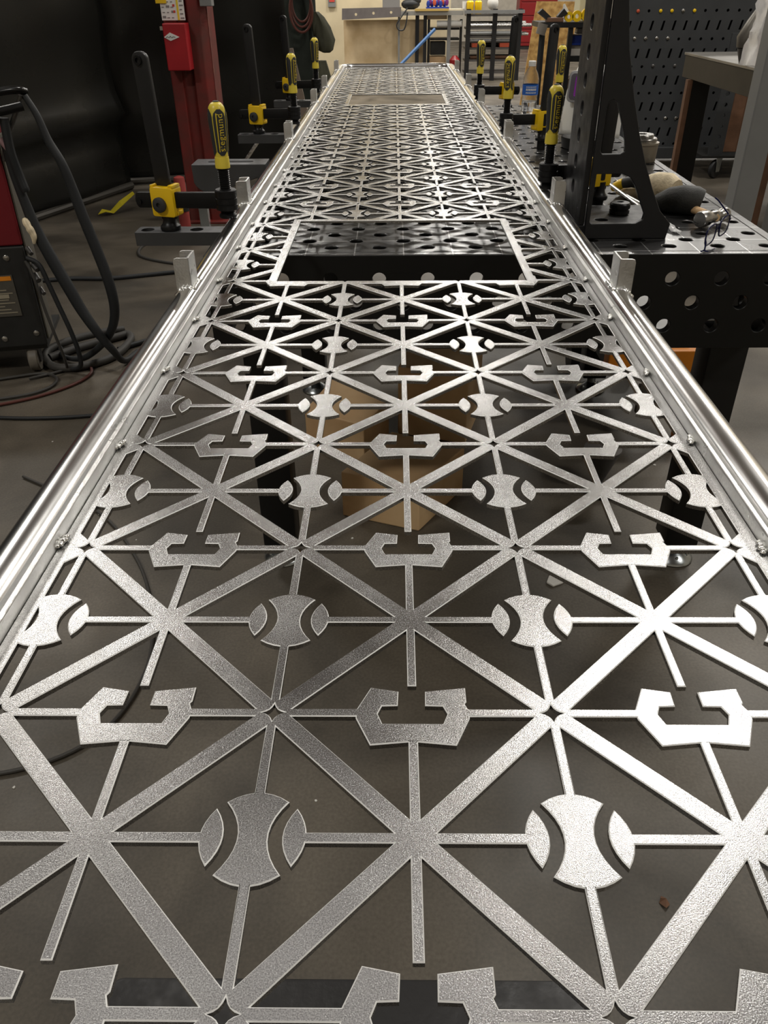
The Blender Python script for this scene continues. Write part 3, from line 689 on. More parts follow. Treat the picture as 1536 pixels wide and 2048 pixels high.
# ------------------------------------------------------------------ welding machine on the left
wm = thing('welding_machine', 'red and black wheeled welding machine with hooked-up cables, at the left edge', 'welding machine', (-1.40, 2.98, 0))
wr = rot('Z', 12, (-1.397, 2.98, 0))
W = lambda *a: MB().box(*a, mat=wr)
obj('red_cover', W(-2.05, -1.397, 2.985, 3.13, .509, .905), WELDRED, wm, smooth=0, bevel=.006)
obj('lower_case', W(-2.05, -1.397, 2.98, 3.13, .12, .507), DPANEL, wm, smooth=0, bevel=.005)
obj('side_trim', W(-1.396, -1.389, 2.995, 3.125, .14, .88), TRIM, wm, smooth=0, bevel=.002)
obj('top_cover', W(-2.05, -1.392, 2.975, 3.135, .906, .93), DPANEL, wm, smooth=0, bevel=.006)
pl = obj('data_plate', W(-1.9, -1.462, 2.9755, 2.9795, .247, .405), GREYLAB, wm, smooth=0)
obj('orange_strip', W(-1.895, -1.467, 2.974, 2.9754, .385, .401), ORNG, pl, smooth=0)
ln = MB()
for k in range(9): ln.box(-1.885, -1.475-.02*(k % 3), 2.9746, 2.9754, .26+.0125*k, .2635+.0125*k, mat=wr)
obj('plate_print', ln, TINK, pl, smooth=0)
obj('pale_field', W(-1.6, -1.49, 2.973, 2.9745, .318, .333), TINK, pl, smooth=0)
for (x, z) in ((-1.465, .468), (-1.428, .172), (-1.55, .158), (-1.6, .468)):
    obj('screw', MB().lathe([(.011, 0), (.011, .004), (.006, .007)], n=14, mat=wr @ Matrix.Translation((x, 2.98, z)) @ Matrix.Rotation(pi/2, 4, 'X')), STEEL, wm)
obj('base_tray', W(-2.05, -1.405, 3.0, 3.35, .10, .118), DPANEL, wm, smooth=0)
for (x, y) in ((-1.47, 3.03), (-1.92, 3.03)):
    wq = wr @ Matrix.Translation((x, y, 0))
    c_ = obj('caster', MB().lathe([(.022, -.019), (.046, -.019), (.05, -.014), (.05, .014), (.046, .019), (.022, .019)], n=24, mat=wq @ Matrix.Translation((0, 0, .05)) @ Matrix.Rotation(pi/2, 4, 'Y')), M('worn_wheel', s(112, 106, 96), .5, var=.2, vscale=20), wm)
    obj('caster_fork', MB().box(-.026, -.021, -.02, .02, .04, .1, mat=wq).box(.021, .026, -.02, .02, .04, .1, mat=wq).box(-.026, .026, -.025, .025, .094, .1, mat=wq), DSTEEL, c_, smooth=0)
obj('handle', MB().tube(spline([(-1.46, 2.80, .985), (-1.40, 2.87, 1.005), (-1.32, 2.93, 1.021), (-1.275, 2.97, 1.023), (-1.262, 3.0, 1.015)]), .013, 12), M('black_gloss_bar', s(22, 22, 22), .2, .3), wm)
obj('handle', MB().tube(spline([(-1.50, 2.88, .93), (-1.40, 2.92, .951), (-1.31, 2.955, .967), (-1.272, 2.975, .974)]), .015, 12), M('black_bar', s(22, 22, 22), .35, .3), wm)
obj('handle_stay', MB().tube([(-1.275, 2.985, 1.005), (-1.30, 2.985, .96), (-1.37, 2.99, .86), (-1.39, 2.995, .80)], .009, 10), DSTEEL, wm)
obj('torch_body', MB().tube(spline([(-1.34, 2.96, .94), (-1.345, 2.96, .84), (-1.34, 2.97, .76), (-1.33, 2.97, .70)]), [.016]*24+[.013], 10), CABLE, wm)
o = obj('torch_nozzle', MB().tube([(-1.372, 2.965, .875), (-1.352, 2.965, .842), (-1.345, 2.965, .828)], [.012, .012, .008], 12), M('pink_ceramic', s(176, 142, 146), .5), wm); o['label'] = 'pinkish ceramic torch nozzle'
o = obj('rag', MB().tube(spline([(-1.362, 2.97, .61), (-1.35, 2.965, .58), (-1.34, 2.965, .55), (-1.345, 2.965, .52)], 5), [.006, .011, .013, .014, .013, .012, .014, .014, .013, .012, .012, .011, .010, .008, .007, .005], 8), TAN, wm); o['label'] = 'pale rag tucked at the side'
for k, (x, z, r_) in enumerate(((-1.372, .44, .012), (-1.378, .40, .014), (-1.37, .35, .01), (-1.38, .50, .01))):
    obj('connector', MB().cyl((x, 2.975, z), (x+.02, 2.955, z-.015), r_, r_*.8, n=12), DSTEEL, wm)
def cable(nm, lab, pts, r, mat, cat='cable', n=7, step=8):
    t = thing(nm, lab, cat, tuple(pts[-1])); t.location.z = 0
    L = spline(pts, step); rr = r
    if isinstance(r, tuple): rr = [r[0]+(r[1]-r[0])*max(0, sin(pi*min(1, i/len(L)*1.1)))**1.5 for i in range(len(L))]
    obj('cable_run', MB().tube(L, rr, n), mat, t, smooth=70); return t
cable('torch_cable', 'thick black sleeved cable arching from the welding machine handle to the floor', [(-1.262, 2.985, 1.005), (-1.235, 2.985, .945), (-1.215, 2.985, .865), (-1.185, 2.985, .79), (-1.168, 2.99, .70), (-1.15, 2.99, .60), (-1.124, 2.99, .475), (-1.105, 2.99, .36), (-1.108, 3.0, .26), (-1.14, 3.02, .175), (-1.2, 3.04, .10), (-1.30, 3.06, .03), (-1.40, 3.10, .02), (-1.45, 3.2, .018)], (.011, .021), CABLE, n=10)
cable('power_cable', 'thick black sleeved cable sloping from the machine side to the floor', [(-1.37, 2.98, .86), (-1.365, 2.985, .76), (-1.352, 2.99, .66), (-1.335, 2.99, .56), (-1.305, 2.99, .46), (-1.27, 2.99, .36), (-1.235, 2.99, .26), (-1.19, 2.99, .165), (-1.15, 3.0, .09), (-1.13, 3.05, .022), (-1.10, 3.15, .02)], (.013, .024), CABLE, n=10)
cable('ground_cable', 'thin black cable hanging closest to the machine side', [(-1.385, 2.96, .47), (-1.345, 2.96, .445), (-1.325, 2.96, .37), (-1.305, 2.96, .28), (-1.285, 2.96, .19), (-1.272, 2.96, .10), (-1.285, 2.97, .03), (-1.36, 3.0, .012), (-1.5, 3.1, .01)], .0095, CABLE)
cable('control_cable', 'thin grey cable hanging down along the machine corner', [(-1.39, 2.955, .46), (-1.372, 2.95, .40), (-1.36, 2.95, .28), (-1.345, 2.95, .17), (-1.335, 2.96, .06), (-1.36, 2.98, .012), (-1.47, 2.9, .01)], .006, CABLE2)
cable('cable_coil', 'coiled dark cable loop lying on the floor beside the machine caster', [(-1.46, 3.10, .016), (-1.36, 3.22, .016), (-1.24, 3.33, .018), (-1.20, 3.36, .018), (-1.17, 3.28, .018), (-1.19, 3.12, .016), (-1.27, 3.02, .016), (-1.37, 2.99, .016), (-1.45, 3.05, .016), (-1.49, 3.16, .02), (-1.42, 3.26, .03), (-1.30, 3.36, .03), (-1.24, 3.42, .018)], .0165, CABLE2, n=10)
cable('floor_cable', 'black cable on the floor from the machine toward the table, with a joint', [(-1.95, 4.15, .01), (-1.75, 4.2, .01), (-1.55, 4.2, .01), (-1.35, 4.26, .01), (-1.1, 4.35, .01), (-.8, 4.45, .01)], .012, CABLE)
cable('air_line', 'dark hose running along the floor from the coil to the table', [(-1.2, 3.2, .012), (-1.05, 3.36, .012), (-.92, 3.55, .012), (-.8, 3.9, .012)], .011, CABLE)
cable('fuel_hose', 'reddish brown hose curving on the floor in front of the machine', [(-1.9, 2.5, .008), (-1.6, 2.62, .008), (-1.4, 2.72, .008), (-1.28, 2.84, .008), (-1.24, 2.95, .008), (-1.27, 3.04, .008)], .0062, REDC)
cable('floor_hose', 'thin dark hose lying nearest on the left floor', [(-1.9, 2.66, .007), (-1.5, 2.57, .007), (-1.25, 2.56, .007), (-1.0, 2.6, .007)], .007, CABLE)
cable('lead_cable', 'thin grey cable looping over the red hose on the floor', [(-1.95, 2.85, .009), (-1.65, 2.88, .009), (-1.45, 2.95, .009), (-1.36, 2.9, .009), (-1.37, 2.8, .009), (-1.5, 2.72, .009), (-1.9, 2.62, .009)], .006, CABLE2)
cable('extension_lead', 'thin dark cord curling on the floor left of the nearest clamping bar', [(-1.1, 4.9, .006), (-1.3, 5.0, .006), (-1.52, 4.9, .006), (-1.5, 4.65, .006), (-1.3, 4.5, .006), (-1.15, 4.48, .006)], .009, CABLE2)
tp = tag(obj('caution_tape', MB().add([(-2.06, 5.66, .004), (-1.99, 5.62, .03), (-1.95, 5.66, .012), (-1.90, 5.72, .05), (-1.84, 5.84, .10), (-1.86, 5.87, .11), (-1.93, 5.76, .07), (-1.98, 5.69, .02), (-2.04, 5.70, .03)], [(0, 1, 7, 8), (1, 2, 6, 7), (2, 3, 6), (3, 4, 5, 6)]), YTAPE, smooth=0), 'crumpled piece of yellow tape on the floor by the dark curtain', 'tape')
tp.modifiers.new('t', 'SOLIDIFY').thickness = .003

# ------------------------------------------------------------------ curtains
def curtain(p0, p1, h, folds, amp, sag=0):
    V = []; F = []; nu, nv = 60, 40; a = Vector(p0); d = Vector(p1)-a; nrm = Vector((d.y, -d.x, 0)).normalized()
    for j in range(nv+1):
        z = .03+h*j/nv
        for i in range(nu+1):
            u = i/nu; off = amp*sin(u*folds*2*pi)*(.4+.6*j/nv)+.03*noise.noise(Vector((u*5, z*3, 1)))
            off += sag*math.exp(-((z-.42-.12*u)/.09)**2)-sag*.9*math.exp(-((z-.30-.12*u)/.07)**2)
            q = a+d*u+nrm*off; V.append((q.x, q.y, z))
    for j in range(nv):
        for i in range(nu): q = j*(nu+1)+i; F.append([q, q+1, q+nu+2, q+nu+1])
    return MB().add(V, F)
def make_curtain(lab, p0, p1, *a):
    t = thing('welding_curtain', lab, 'curtain', p0)
    o = obj('curtain_sheet', curtain(p0, p1, *a), CURT, t, smooth=80); o.modifiers.new('t', 'SOLIDIFY').thickness = .003
    obj('bottom_pipe', MB().tube([Vector(p0)+Vector((0, 0, .03)), Vector(p1)+Vector((0, 0, .03))], .028, 10), M('dark_pipe', s(58, 55, 50), .45, .3), t)
make_curtain('large black vinyl welding curtain hanging behind the welding machine', (-3.55, 2.3, 0), (-2.06, 6.5, 0), 2.9, 2.5, .02, .045)
make_curtain('black vinyl welding curtain hanging behind the red column', (-2.2, 6.62, 0), (-.835, 7.0, 0), 2.9, 2, .015, .008)
lb = thing('steel_strip', 'pale steel strip leaning behind the second left clamp', 'strip', (-1.2, 6.4, 0))
obj('strip_bar', MB().tube([(-1.29, 6.05, .012), (-.99, 6.45, .395)], .014, 6), STEEL, lb)

# ------------------------------------------------------------------ red column with box and sign
rc = thing('steel_column', 'worn red steel column rising behind the nearest left clamp', 'column', (-1.26, 5.5, 0))
cm = MB().box(-1.372, -1.36, 5.455, 5.70, .012, 6.6).box(-1.36, -1.17, 5.57, 5.582, .012, 6.6).box(-1.17, -1.158, 5.455, 5.70, .012, 6.6)
cm = MB().prism([(-1.372, 5.45), (-1.30, 5.45), (-1.30, 5.465), (-1.285, 5.48), (-1.245, 5.48), (-1.23, 5.465), (-1.23, 5.45), (-1.158, 5.45), (-1.118, 5.50), (-1.118, 5.70), (-1.372, 5.70)], .0, 6.6)
obj('column_shaft', cm, COLRED, rc, smooth=0, bevel=.006)
obj('base_plate', MB().box(-1.42, -1.07, 5.40, 5.75, 0, .015), COLRED, rc, smooth=0, bevel=.003)
sb_ = MB()
obj('edge_scrape', MB().box(-1.1195, -1.1165, 5.498, 5.52, .2, 3.0), M('scraped_paint', s(120, 66, 54), .6, var=1, vscale=25, col2=s(90, 30, 28)), rc, smooth=0)
rb = thing('wall_box', 'bright red metal box with a white diamond badge, fixed on the red column', 'box', (-1.29, 5.4, 1.0))
obj('box_body', MB().box(-1.355, -1.222, 5.34, 5.449, .895, 1.135), RED, rb, smooth=0, bevel=.005)
dm = obj('diamond_badge', MB().prism([(-1.352, 1.067), (-1.315, 1.048), (-1.262, 1.067), (-1.315, 1.09)], 5.3365, 5.3395, plane='xz'), WHITE, rb, smooth=0)
obj('badge_script', MB().tube(spline([(-1.34, 5.3355, 1.064), (-1.33, 5.3355, 1.07), (-1.322, 5.3355, 1.064), (-1.314, 5.3355, 1.072), (-1.306, 5.3355, 1.064), (-1.298, 5.3355, 1.069), (-1.285, 5.3355, 1.066)], 4), .0012, 5), INK, dm)
obj('latch', MB().box(-1.375, -1.356, 5.36, 5.39, 1.10, 1.12), STEEL, rb, smooth=0)
sg_ = thing('warning_sign', 'white printed instruction sign with a yellow stripe above the red box', 'sign', (-1.3, 5.42, 1.2))
obj('sign_board', MB().box(-1.368, -1.232, 5.415, 5.42, 1.148, 1.40), WHITE, sg_, smooth=0)
pr_ = MB()
for k in range(8):
    for c in range(3): pr_.box(-1.362+.026*c+.002*(k % 2), -1.342+.026*c-.003*((k+c) % 3), 5.4142, 5.415, 1.158+.026*k, 1.158+.026*k+(.012 if (k+c) % 3 == 0 else .005))
for k in range(10): pr_.box(-1.258, -1.236-.004*(k % 3), 5.4142, 5.415, 1.155+.021*k, 1.162+.021*k)
obj('sign_print', pr_, M('grey_print', s(128, 124, 122), .8), sg_, smooth=0)
obj('yellow_stripe', MB().box(-1.275, -1.264, 5.4138, 5.415, 1.149, 1.40), YINK, sg_, smooth=0)
obj('red_mark', MB().box(-1.298, -1.285, 5.4138, 5.415, 1.215, 1.227).box(-1.296, -1.284, 5.4138, 5.415, 1.185, 1.197), REDINK, sg_, smooth=0)
obj('yellow_top', MB().box(-1.39, -1.33, 5.405, 5.414, 1.232, 1.27), YEL, sg_, smooth=0)
tag(obj('junction_box', MB().box(-1.14, -1.07, 5.42, 5.499, 1.215, 1.36), GREYP, smooth=0, bevel=.004), 'small grey electrical box on the red column, at the top edge', 'box')
bo = thing('bollard', 'faded red pipe bollard at the foot of the red column', 'bollard', (-1.38, 5.25, 0))
obj('bollard_pipe', MB().lathe([(.035, 0), (.035, .30), (.032, .32), (.012, .328)], (-1.36, 5.25, 0), 20), M('faded_red', s(150, 62, 58), .5, var=.2, vscale=10), bo)
obj('bollard_band', MB().lathe([(.036, .12), (.0385, .12), (.0385, .17), (.036, .17)], (-1.36, 5.25, 0), 20, close=True), DPANEL, bo)
gb = thing('bracket_stand', 'small galvanised bracket standing at the foot of the red column', 'bracket', (-1.2, 5.1, 0))
obj('bracket_post', MB().box(-1.225, -1.17, 5.09, 5.14, 0, .17), ZINC, gb, smooth=0, bevel=.003)
obj('bracket_plate', MB().box(-1.29, -1.17, 5.08, 5.15, .171, .183), ZINC, gb, smooth=0, bevel=.003)
obj('clevis', MB().tube([(-1.275, 5.11, .184), (-1.28, 5.11, .21), (-1.25, 5.11, .215), (-1.19, 5.11, .20)], .01, 8), STEEL, gb)

# ------------------------------------------------------------------ right side: perforated tool wall, bench, post
pw = thing('tool_wall', 'dark grey perforated steel tool wall standing behind the tall angle', 'tool wall', (2.3, 7.3, 0))
hl = []; slots = []
for r_ in range(9):
    zc = 1.13-.19*r_+.0
    for c in range(12):
        x = 1.80+.0875*c
        if r_ > 5: continue
        hl.append(circ(x+.005*r_, zc, .011, 10)); sx = x+.035+.004*r_; zz = zc-.095
        hl.append([(sx-.012, zz-.035), (sx+.006, zz-.035), (sx+.018, zz+.03), (sx+.002, zz+.03)])
obj('perforated_sheet', region([[(1.70, .16), (3.3, .16), (3.3, 1.9), (1.70, 1.9)]], hl+[circ(1.80+.0875*c, 1.32+.19*q, .011, 10) for c in range(12) for q in range(3)], 7.30, 7.306, plane='xz'), PEG, pw, smooth=0)
obj('back_sheet', MB().box(1.70, 3.3, 7.34, 7.346, .16, 1.9), VOID, pw, smooth=0)
obj('wall_base', MB().box(1.70, 3.3, 7.25, 7.7, .07, .159), PEG, pw, smooth=0, bevel=.004)
for i, (x, z, mt_) in enumerate([(1.805+.0875*c, .946, STEEL) for c in range(1, 5)]+[(1.802+.0875*3, 1.13, YEL), (1.802+.0875*4, 1.13, YEL), (1.802+.0875*6, 1.13, YEL), (1.802+.0875, 1.13, ORED), (1.802+.0875*5, 1.13, STEEL), (1.805+.0875*6, .375, STEEL), (1.805+.0875*5, .375, STEEL), (1.81+.0875*3, .756, DSTEEL), (1.81+.0875*5, .756, DSTEEL)]):
    g_ = obj('peg', MB().lathe([(.009, 0), (.0125, .002), (.0125, .008), (.006, .012)], n=12, mat=Matrix.Translation((x, 7.302, z)) @ Matrix.Rotation(pi/2, 4, 'X')), mt_, pw)
for x in (1.8, 2.5, 3.2): obj('caster', MB().cyl((x-.015, 7.4, .036), (x+.015, 7.4, .036), .035, n=16), CABLE, pw)

bn = thing('steel_bench', 'dark brown steel bench with bright top edge at the right', 'bench', (2.3, 5.3, 0))
obj('bench_top', MB().box(1.95, 2.9, 4.15, 6.17, .905, .92), M('bench_top_steel', s(150, 147, 142), .35, .7, var=.15, vscale=4), bn, smooth=0, bevel=.002)
obj('apron', MB().box(1.956, 1.985, 4.16, 6.16, .775, .9045).box(1.985, 2.9, 6.13, 6.16, .775, .9045).box(1.985, 2.9, 4.16, 4.19, .775, .9045), BENCHB, bn, smooth=0, bevel=.002)
for (x, y) in ((2.0, 6.02), (2.83, 6.02), (2.83, 4.25)):
    obj('leg', MB().box(x-.03, x+.09, y-.06, y+.06, 0, .774), TSIDE, bn, smooth=0, bevel=.003)
obj('wood_strip', MB().box(1.935, 1.968, 5.95, 6.0, 0, .774), BROWN, bn, smooth=0)
tl_ = thing('tool_trolley', 'dark trolley with a perforated upright, brown boards and a caster, under the bench', 'trolley', (2.6, 6.85, 0))
obj('upright', region([[(2.47, .17), (2.58, .17), (2.58, 1.0), (2.47, 1.0)]], [circ(2.525, .23+.075*k, .016, 12) for k in range(10)], 6.78, 6.80, plane='xz'), PEG, tl_, smooth=0)
for k in range(3): obj('board', MB().box(2.60+.10*k, 2.695+.10*k, 6.82+.012*k, 6.84+.012*k, .19, .98), BROWN, tl_, smooth=0, bevel=.003)
obj('deck', MB().box(2.42, 3.1, 6.76, 7.2, .155, .172), DPANEL, tl_, smooth=0)
for x in (2.555, 3.0):
    c_ = obj('caster', MB().lathe([(.02, -.016), (.066, -.016), (.07, -.01), (.07, .01), (.066, .016), (.02, .016)], n=24, mat=Matrix.Translation((x, 6.8, .071)) @ rot('Z', 35) @ Matrix.Rotation(pi/2, 4, 'X')), CABLE, tl_)
    obj('caster_fork', MB().prism([(-.022, .05), (.022, .05), (.035, .1535), (-.035, .1535)], -.026, -.021, plane='xz', mat=Matrix.Translation((x, 6.8, 0)) @ rot('Z', 35)), ZINC, c_, smooth=0)
gp = thing('steel_post', 'wide light grey painted square steel post at the right edge', 'post', (1.51, 3.65, 0))
obj('post_tube', MB().box(1.457, 1.556, 3.6, 3.7, .012, 1.5), GREYP, gp, smooth=0, bevel=.006)
obj('base_plate', MB().box(1.42, 1.59, 3.56, 3.74, 0, .0115), GREYP, gp, smooth=0)
ws = thing('wooden_plank', 'brown wooden plank standing behind the grey post', 'plank', (1.61, 3.72, 0))
obj('plank_board', MB().box(1.585, 1.63, 3.705, 3.76, 0, 1.1), BROWN, ws, smooth=0, bevel=.003)
g2 = thing('steel_post', 'second grey steel post, farther right than the brown plank', 'post', (1.72, 3.7, 0))
obj('post_tube', MB().box(1.67, 1.77, 3.65, 3.75, 0, 1.0), GREYP, g2, smooth=0, bevel=.006)
br = thing('leaning_brace', 'dark diagonal steel brace behind the grey post', 'brace', (1.6, 4.4, 0))
obj('brace_bar', MB().tube([(1.60, 4.35, .012), (2.02, 4.6, .62), (2.06, 4.62, .77)], .03, 4), BENCHB, br, smooth=0)
# wrapped tool and cardboard on the bench
wt = thing('wrapped_tool', 'grey steel tool end wrapped in clear plastic on the bench', 'wrapped tool', (2.0, 5.2, .92))
obj('tool_end', MB().tube([(1.975, 5.2, 1.0), (1.975, 5.2, 1.04), (2.0, 5.2, 1.11), (2.07, 5.2, 1.26), (2.11, 5.2, 1.36)], [.045, .055, .045, .025, .02], 16), M('dull_grey', s(110, 106, 98), .4, .5, var=.2), wt, smooth=60)
obj('tool_foot', MB().cyl((1.99, 5.2, .921), (1.98, 5.2, 1.0), .028, .044, 16), DSTEEL, wt)
V = []; F = []
for i in range(15):
    for k in range(14):
        a = 2*pi*k/13; rr_ = .07+.035*noise.noise(Vector((i*.5, k*.8, 2)))+.03*abs(sin(k*2.3)); V.append((1.995+.004*i+rr_*cos(a)*.8, 5.08+.05*sin(a), .922+.032*i))
for i in range(14):
    for k in range(13): q = i*14+k; F.append([q, q+1, q+15, q+14])
o = obj('plastic_wrap', MB().add(V, F), FILM, wt, smooth=30)
tag(obj('cardboard_sheet', MB().prism([(1.99, .9205), (2.35, .9205), (2.35, 1.12), (2.06, 1.09), (1.98, .99)], 4.98, 4.986, plane='xz'), CARD, smooth=0), 'piece of tan cardboard propped up on the bench at the right edge', 'cardboard')

# ------------------------------------------------------------------ background, far end of the shop
bp_ = tag(obj('plywood_sheet', MB().box(-.83, .50, 14.97, 15.0, 0, .86), PLY, smooth=0), 'large sheet of stained plywood leaning below the far workbench', 'plywood')
wbh = thing('far_workbench', 'long grey workbench with a drilled channel front, in the far background', 'workbench', (.4, 15, 0))
obj('channel', region([[(-.845, .868), (.10, .905), (.10, 1.035), (-.838, 1.022)]], [circ(-.62, .94, .02, 12), circ(-.34, .955, .02, 12), circ(-.06, .965, .02, 12)], 14.8, 14.83, plane='xz'), M('grey_channel', s(118, 112, 110), .5, .3, var=.1), wbh, smooth=0)
obj('bench_rail', MB().box(.10, 1.09, 14.8, 14.86, .92, .978), M('pale_rail', s(150, 148, 142), .5, .3), wbh, smooth=0)
obj('bench_top', MB().box(-.84, 1.08, 14.831, 15.3, .98, 1.0), M('bench_cream', s(196, 184, 158), .6), wbh, smooth=0)
for x, w_, mt_ in ((.05, .03, GREYP), (.33, .06, BLK), (.46, .055, BLK), (.845, .055, GREYP)): obj('leg', MB().box(x, x+w_, 14.87, 14.93, 0, .919), mt_, wbh, smooth=0)
rk = thing('stock_rack', 'steel rack of metal bar stock in the far background', 'rack', (1.6, 15, 0))
for x in (1.14, 1.56, 1.96): obj('post', MB().box(x, x+.07, 14.8, 14.86, 0, 1.0), BLK, rk, smooth=0)
SH = M('rack_shelf', s(98, 95, 92), .5, .4)
for i, z in enumerate((.90, .72, .60, .44, .27, .10)): obj('shelf', MB().box(1.145, 2.03, 14.865, 15.3, z, z+.03), SH, rk, smooth=0)
obj('front_edge', MB().box(1.1, 2.05, 14.74, 14.79, .94, .985), GREYP, rk, smooth=0)
for i, (x0, x1, y, z, r_, mt_) in enumerate(((1.2, 2.0, 14.95, .955, .022, STEEL), (1.18, 2.12, 15.05, .79, .04, STEEL), (1.3, 2.2, 14.95, .775, .025, STEEL), (1.2, 2.14, 15.0, .655, .025, DSTEEL), (1.22, 2.16, 14.945, .65, .02, STEEL), (1.2, 1.9, 15.1, .5, .03, DSTEEL), (1.24, 1.98, 14.95, .325, .025, BROWN), (1.2, 1.95, 15.1, .33, .03, DSTEEL), (1.22, 2.1, 14.89, .775, .022, STEEL), (1.2, 2.05, 14.89, .665, .03, GREYP), (1.2, 2.0, 14.89, .5605, .03, DSTEEL))):
    tag(obj('stock_bar', MB().cyl((x0, y, z), (x1, y, z), r_, n=10), mt_), ('thin bright bar on the top shelf of the far rack', 'thick bright bar on the second shelf of the far rack', 'bright bar sticking out right on the second shelf of the far rack', 'dull thick bar on the third shelf of the far rack', 'bright bar sticking out right on the third shelf of the far rack', 'dull bar at the back of the shelf with orange boxes', 'brown bar on the bottom shelf of the far rack', 'dull bar behind the brown bar on the far rack', 'foremost bright bar on the second shelf of the far rack', 'light grey bar at the front of the third shelf of the far rack', 'foremost dull bar on the shelf above the orange boxes')[i], 'bar', 'bar stock on the far rack')
for x, lab in ((1.25, 'left'), (1.70, 'right')):
    tag(obj('orange_box', MB().box(x, x+.2, 14.87, 15.05, .471, .53), ORED, smooth=0, bevel=.006), 'small orange-red box, %s one on the far rack shelf' % lab, 'box', 'orange boxes on the far rack')
pp = thing('white_pipe', 'short white pipe end poking out of the clutter under the far workbench', 'pipe', (.8, 14.95, .8))
obj('pipe_wall', MB().lathe([(.022, 0), (.045, 0), (.045, .4), (.022, .4)], n=16, close=True, mat=Matrix.Translation((.68, 14.95, .80)) @ rot('Z', -8) @ Matrix.Rotation(pi/2, 4, 'Y')), WHITE, pp)
ss = thing('clutter_shelf', 'dark shelf unit under the far workbench holding pipe and boxes', 'shelf', (.7, 15.05, 0))
for z in (.60, .745): obj('shelf_board', MB().box(.575, 1.045, 14.95, 15.3, z-.03, z), DPANEL, ss, smooth=0)
obj('dark_bin', MB().box(.58, .83, 15.0, 15.25, .36, .55), DPANEL, ss, smooth=0, bevel=.01)
obj('pale_block', MB().box(.52, .84, 14.96, 15.28, .86, .915), M('pale_wood', s(200, 180, 150), .6), ss, smooth=0)
for x in (.53, 1.05): obj('upright', MB().box(x, x+.04, 14.95, 15.0, 0, .859), DPANEL, ss, smooth=0)
tag(obj('pale_carton', MB().box(.56, .84, 14.97, 15.25, 0, .34), CARD, smooth=0, bevel=.01), 'pale cardboard carton on the floor under the far workbench', 'carton')
tag(obj('red_can', MB().lathe([(.08, 0), (.085, .01), (.085, .30), (.05, .34), (.03, .36)], (.98, 14.86, 0), 18), DKRED), 'dark red can on the floor beside the far rack', 'can')
tag(obj('blue_bar', MB().tube([(-.17, 14.45, .03), (.64, 14.75, .735)], .028, 6), BLUEP, smooth=0), 'light blue painted bar leaning against the far workbench', 'bar')
tag(obj('grey_case', MB().box(-.196, .08, 14.84, 15.1, 1.001, 1.16), M('case_grey', s(150, 148, 146), .4, .3), smooth=0, bevel=.01), 'silver grey case at the left end on the far workbench', 'case')
bt = thing('power_tool', 'black power tool with a hanging cord on the far workbench', 'power tool', (.24, 14.95, 1))
obj('tool_body', MB().ball((.25, 14.92, 1.07), (.15, .1, .075), 14).ball((.33, 14.92, 1.12), (.09, .07, .06), 12), CABLE, bt)
obj('cord', MB().tube(spline([(.2, 14.8, 1.02), (.10, 14.77, .9), (.03, 14.77, .8), (.06, 14.77, .73), (.14, 14.77, .73), (.18, 14.77, .82), (.2, 14.78, .96)]), .011, 6), CABLE, bt)
tag(obj('wood_strip', MB().box(.32, .85, 14.77, 14.829, .9785, 1.01), M('yellowish_wood', s(190, 160, 90), .6), smooth=0), 'yellowish wooden strip lying along the front of the far workbench', 'wood strip')
px_ = thing('parts_tray', 'tray of small blue and purple parts on the far workbench', 'tray', (.68, 14.98, 1.0))
obj('tray_box', MB().box(.50, .86, 14.88, 15.08, 1.0005, 1.03), BLUE, px_, smooth=0, bevel=.004)
for k in range(10): obj('part', MB().ball((.53+.033*k, 14.92+.05*(k % 3), 1.07+.02*(k % 2)), (.03, .03, .05), 8), (BLUE, PURP, BLUE, ORED)[k % 4], px_)
tag(obj('white_cup', MB().lathe([(.03, 0), (.036, .10), (.033, .10)], (1.11, 14.95, 1.0005), 14), WHITE), 'white cup at the right end of the far workbench', 'cup')
for x, l_ in ((1.2, 'beside the white cup'), (1.33, 'right of the other, over the rack')):
    tag(obj('yellow_tub', MB().lathe([(.05, 0), (.058, .02), (.058, .16), (.04, .18)], (x, 14.95, .9305), 16), YEL), 'yellow tub on top of the far rack, '+l_, 'tub', 'yellow tubs on the far rack')
tag(obj('pale_bag', MB().ball((1.56, 14.95, 1.073), (.09, .08, .095), 14), PAPER), 'pale paper bag on top of the far rack', 'bag')
sw_ = thing('wall_switch', 'grey wall switch with a red window on the cream partition', 'switch', (-1.0, 15.58, 1.1))
obj('switch_plate', MB().box(-1.11, -.985, 15.57, 15.599, 1.03, 1.2), GREYP, sw_, smooth=0); obj('switch_window', MB().box(-1.09, -1.0, 15.565, 15.5695, 1.10, 1.18), REDINK, sw_, smooth=0)
rcb = thing('red_cabinet', 'dark red tool cabinet standing far behind the bar rack', 'cabinet', (3.4, 22.6, 0))
obj('cabinet_body', MB().box(3.0, 3.9, 22.5, 23.1, .07, 1.6), DKRED, rcb, smooth=0, bevel=.01)
for k in range(5): obj('drawer', MB().box(3.04, 3.86, 22.48, 22.499, .15+.28*k, .40+.28*k), DKRED, rcb, smooth=0, bevel=.004)
obj('plinth', MB().box(3.03, 3.87, 22.53, 23.07, 0, .069), DPANEL, rcb, smooth=0)
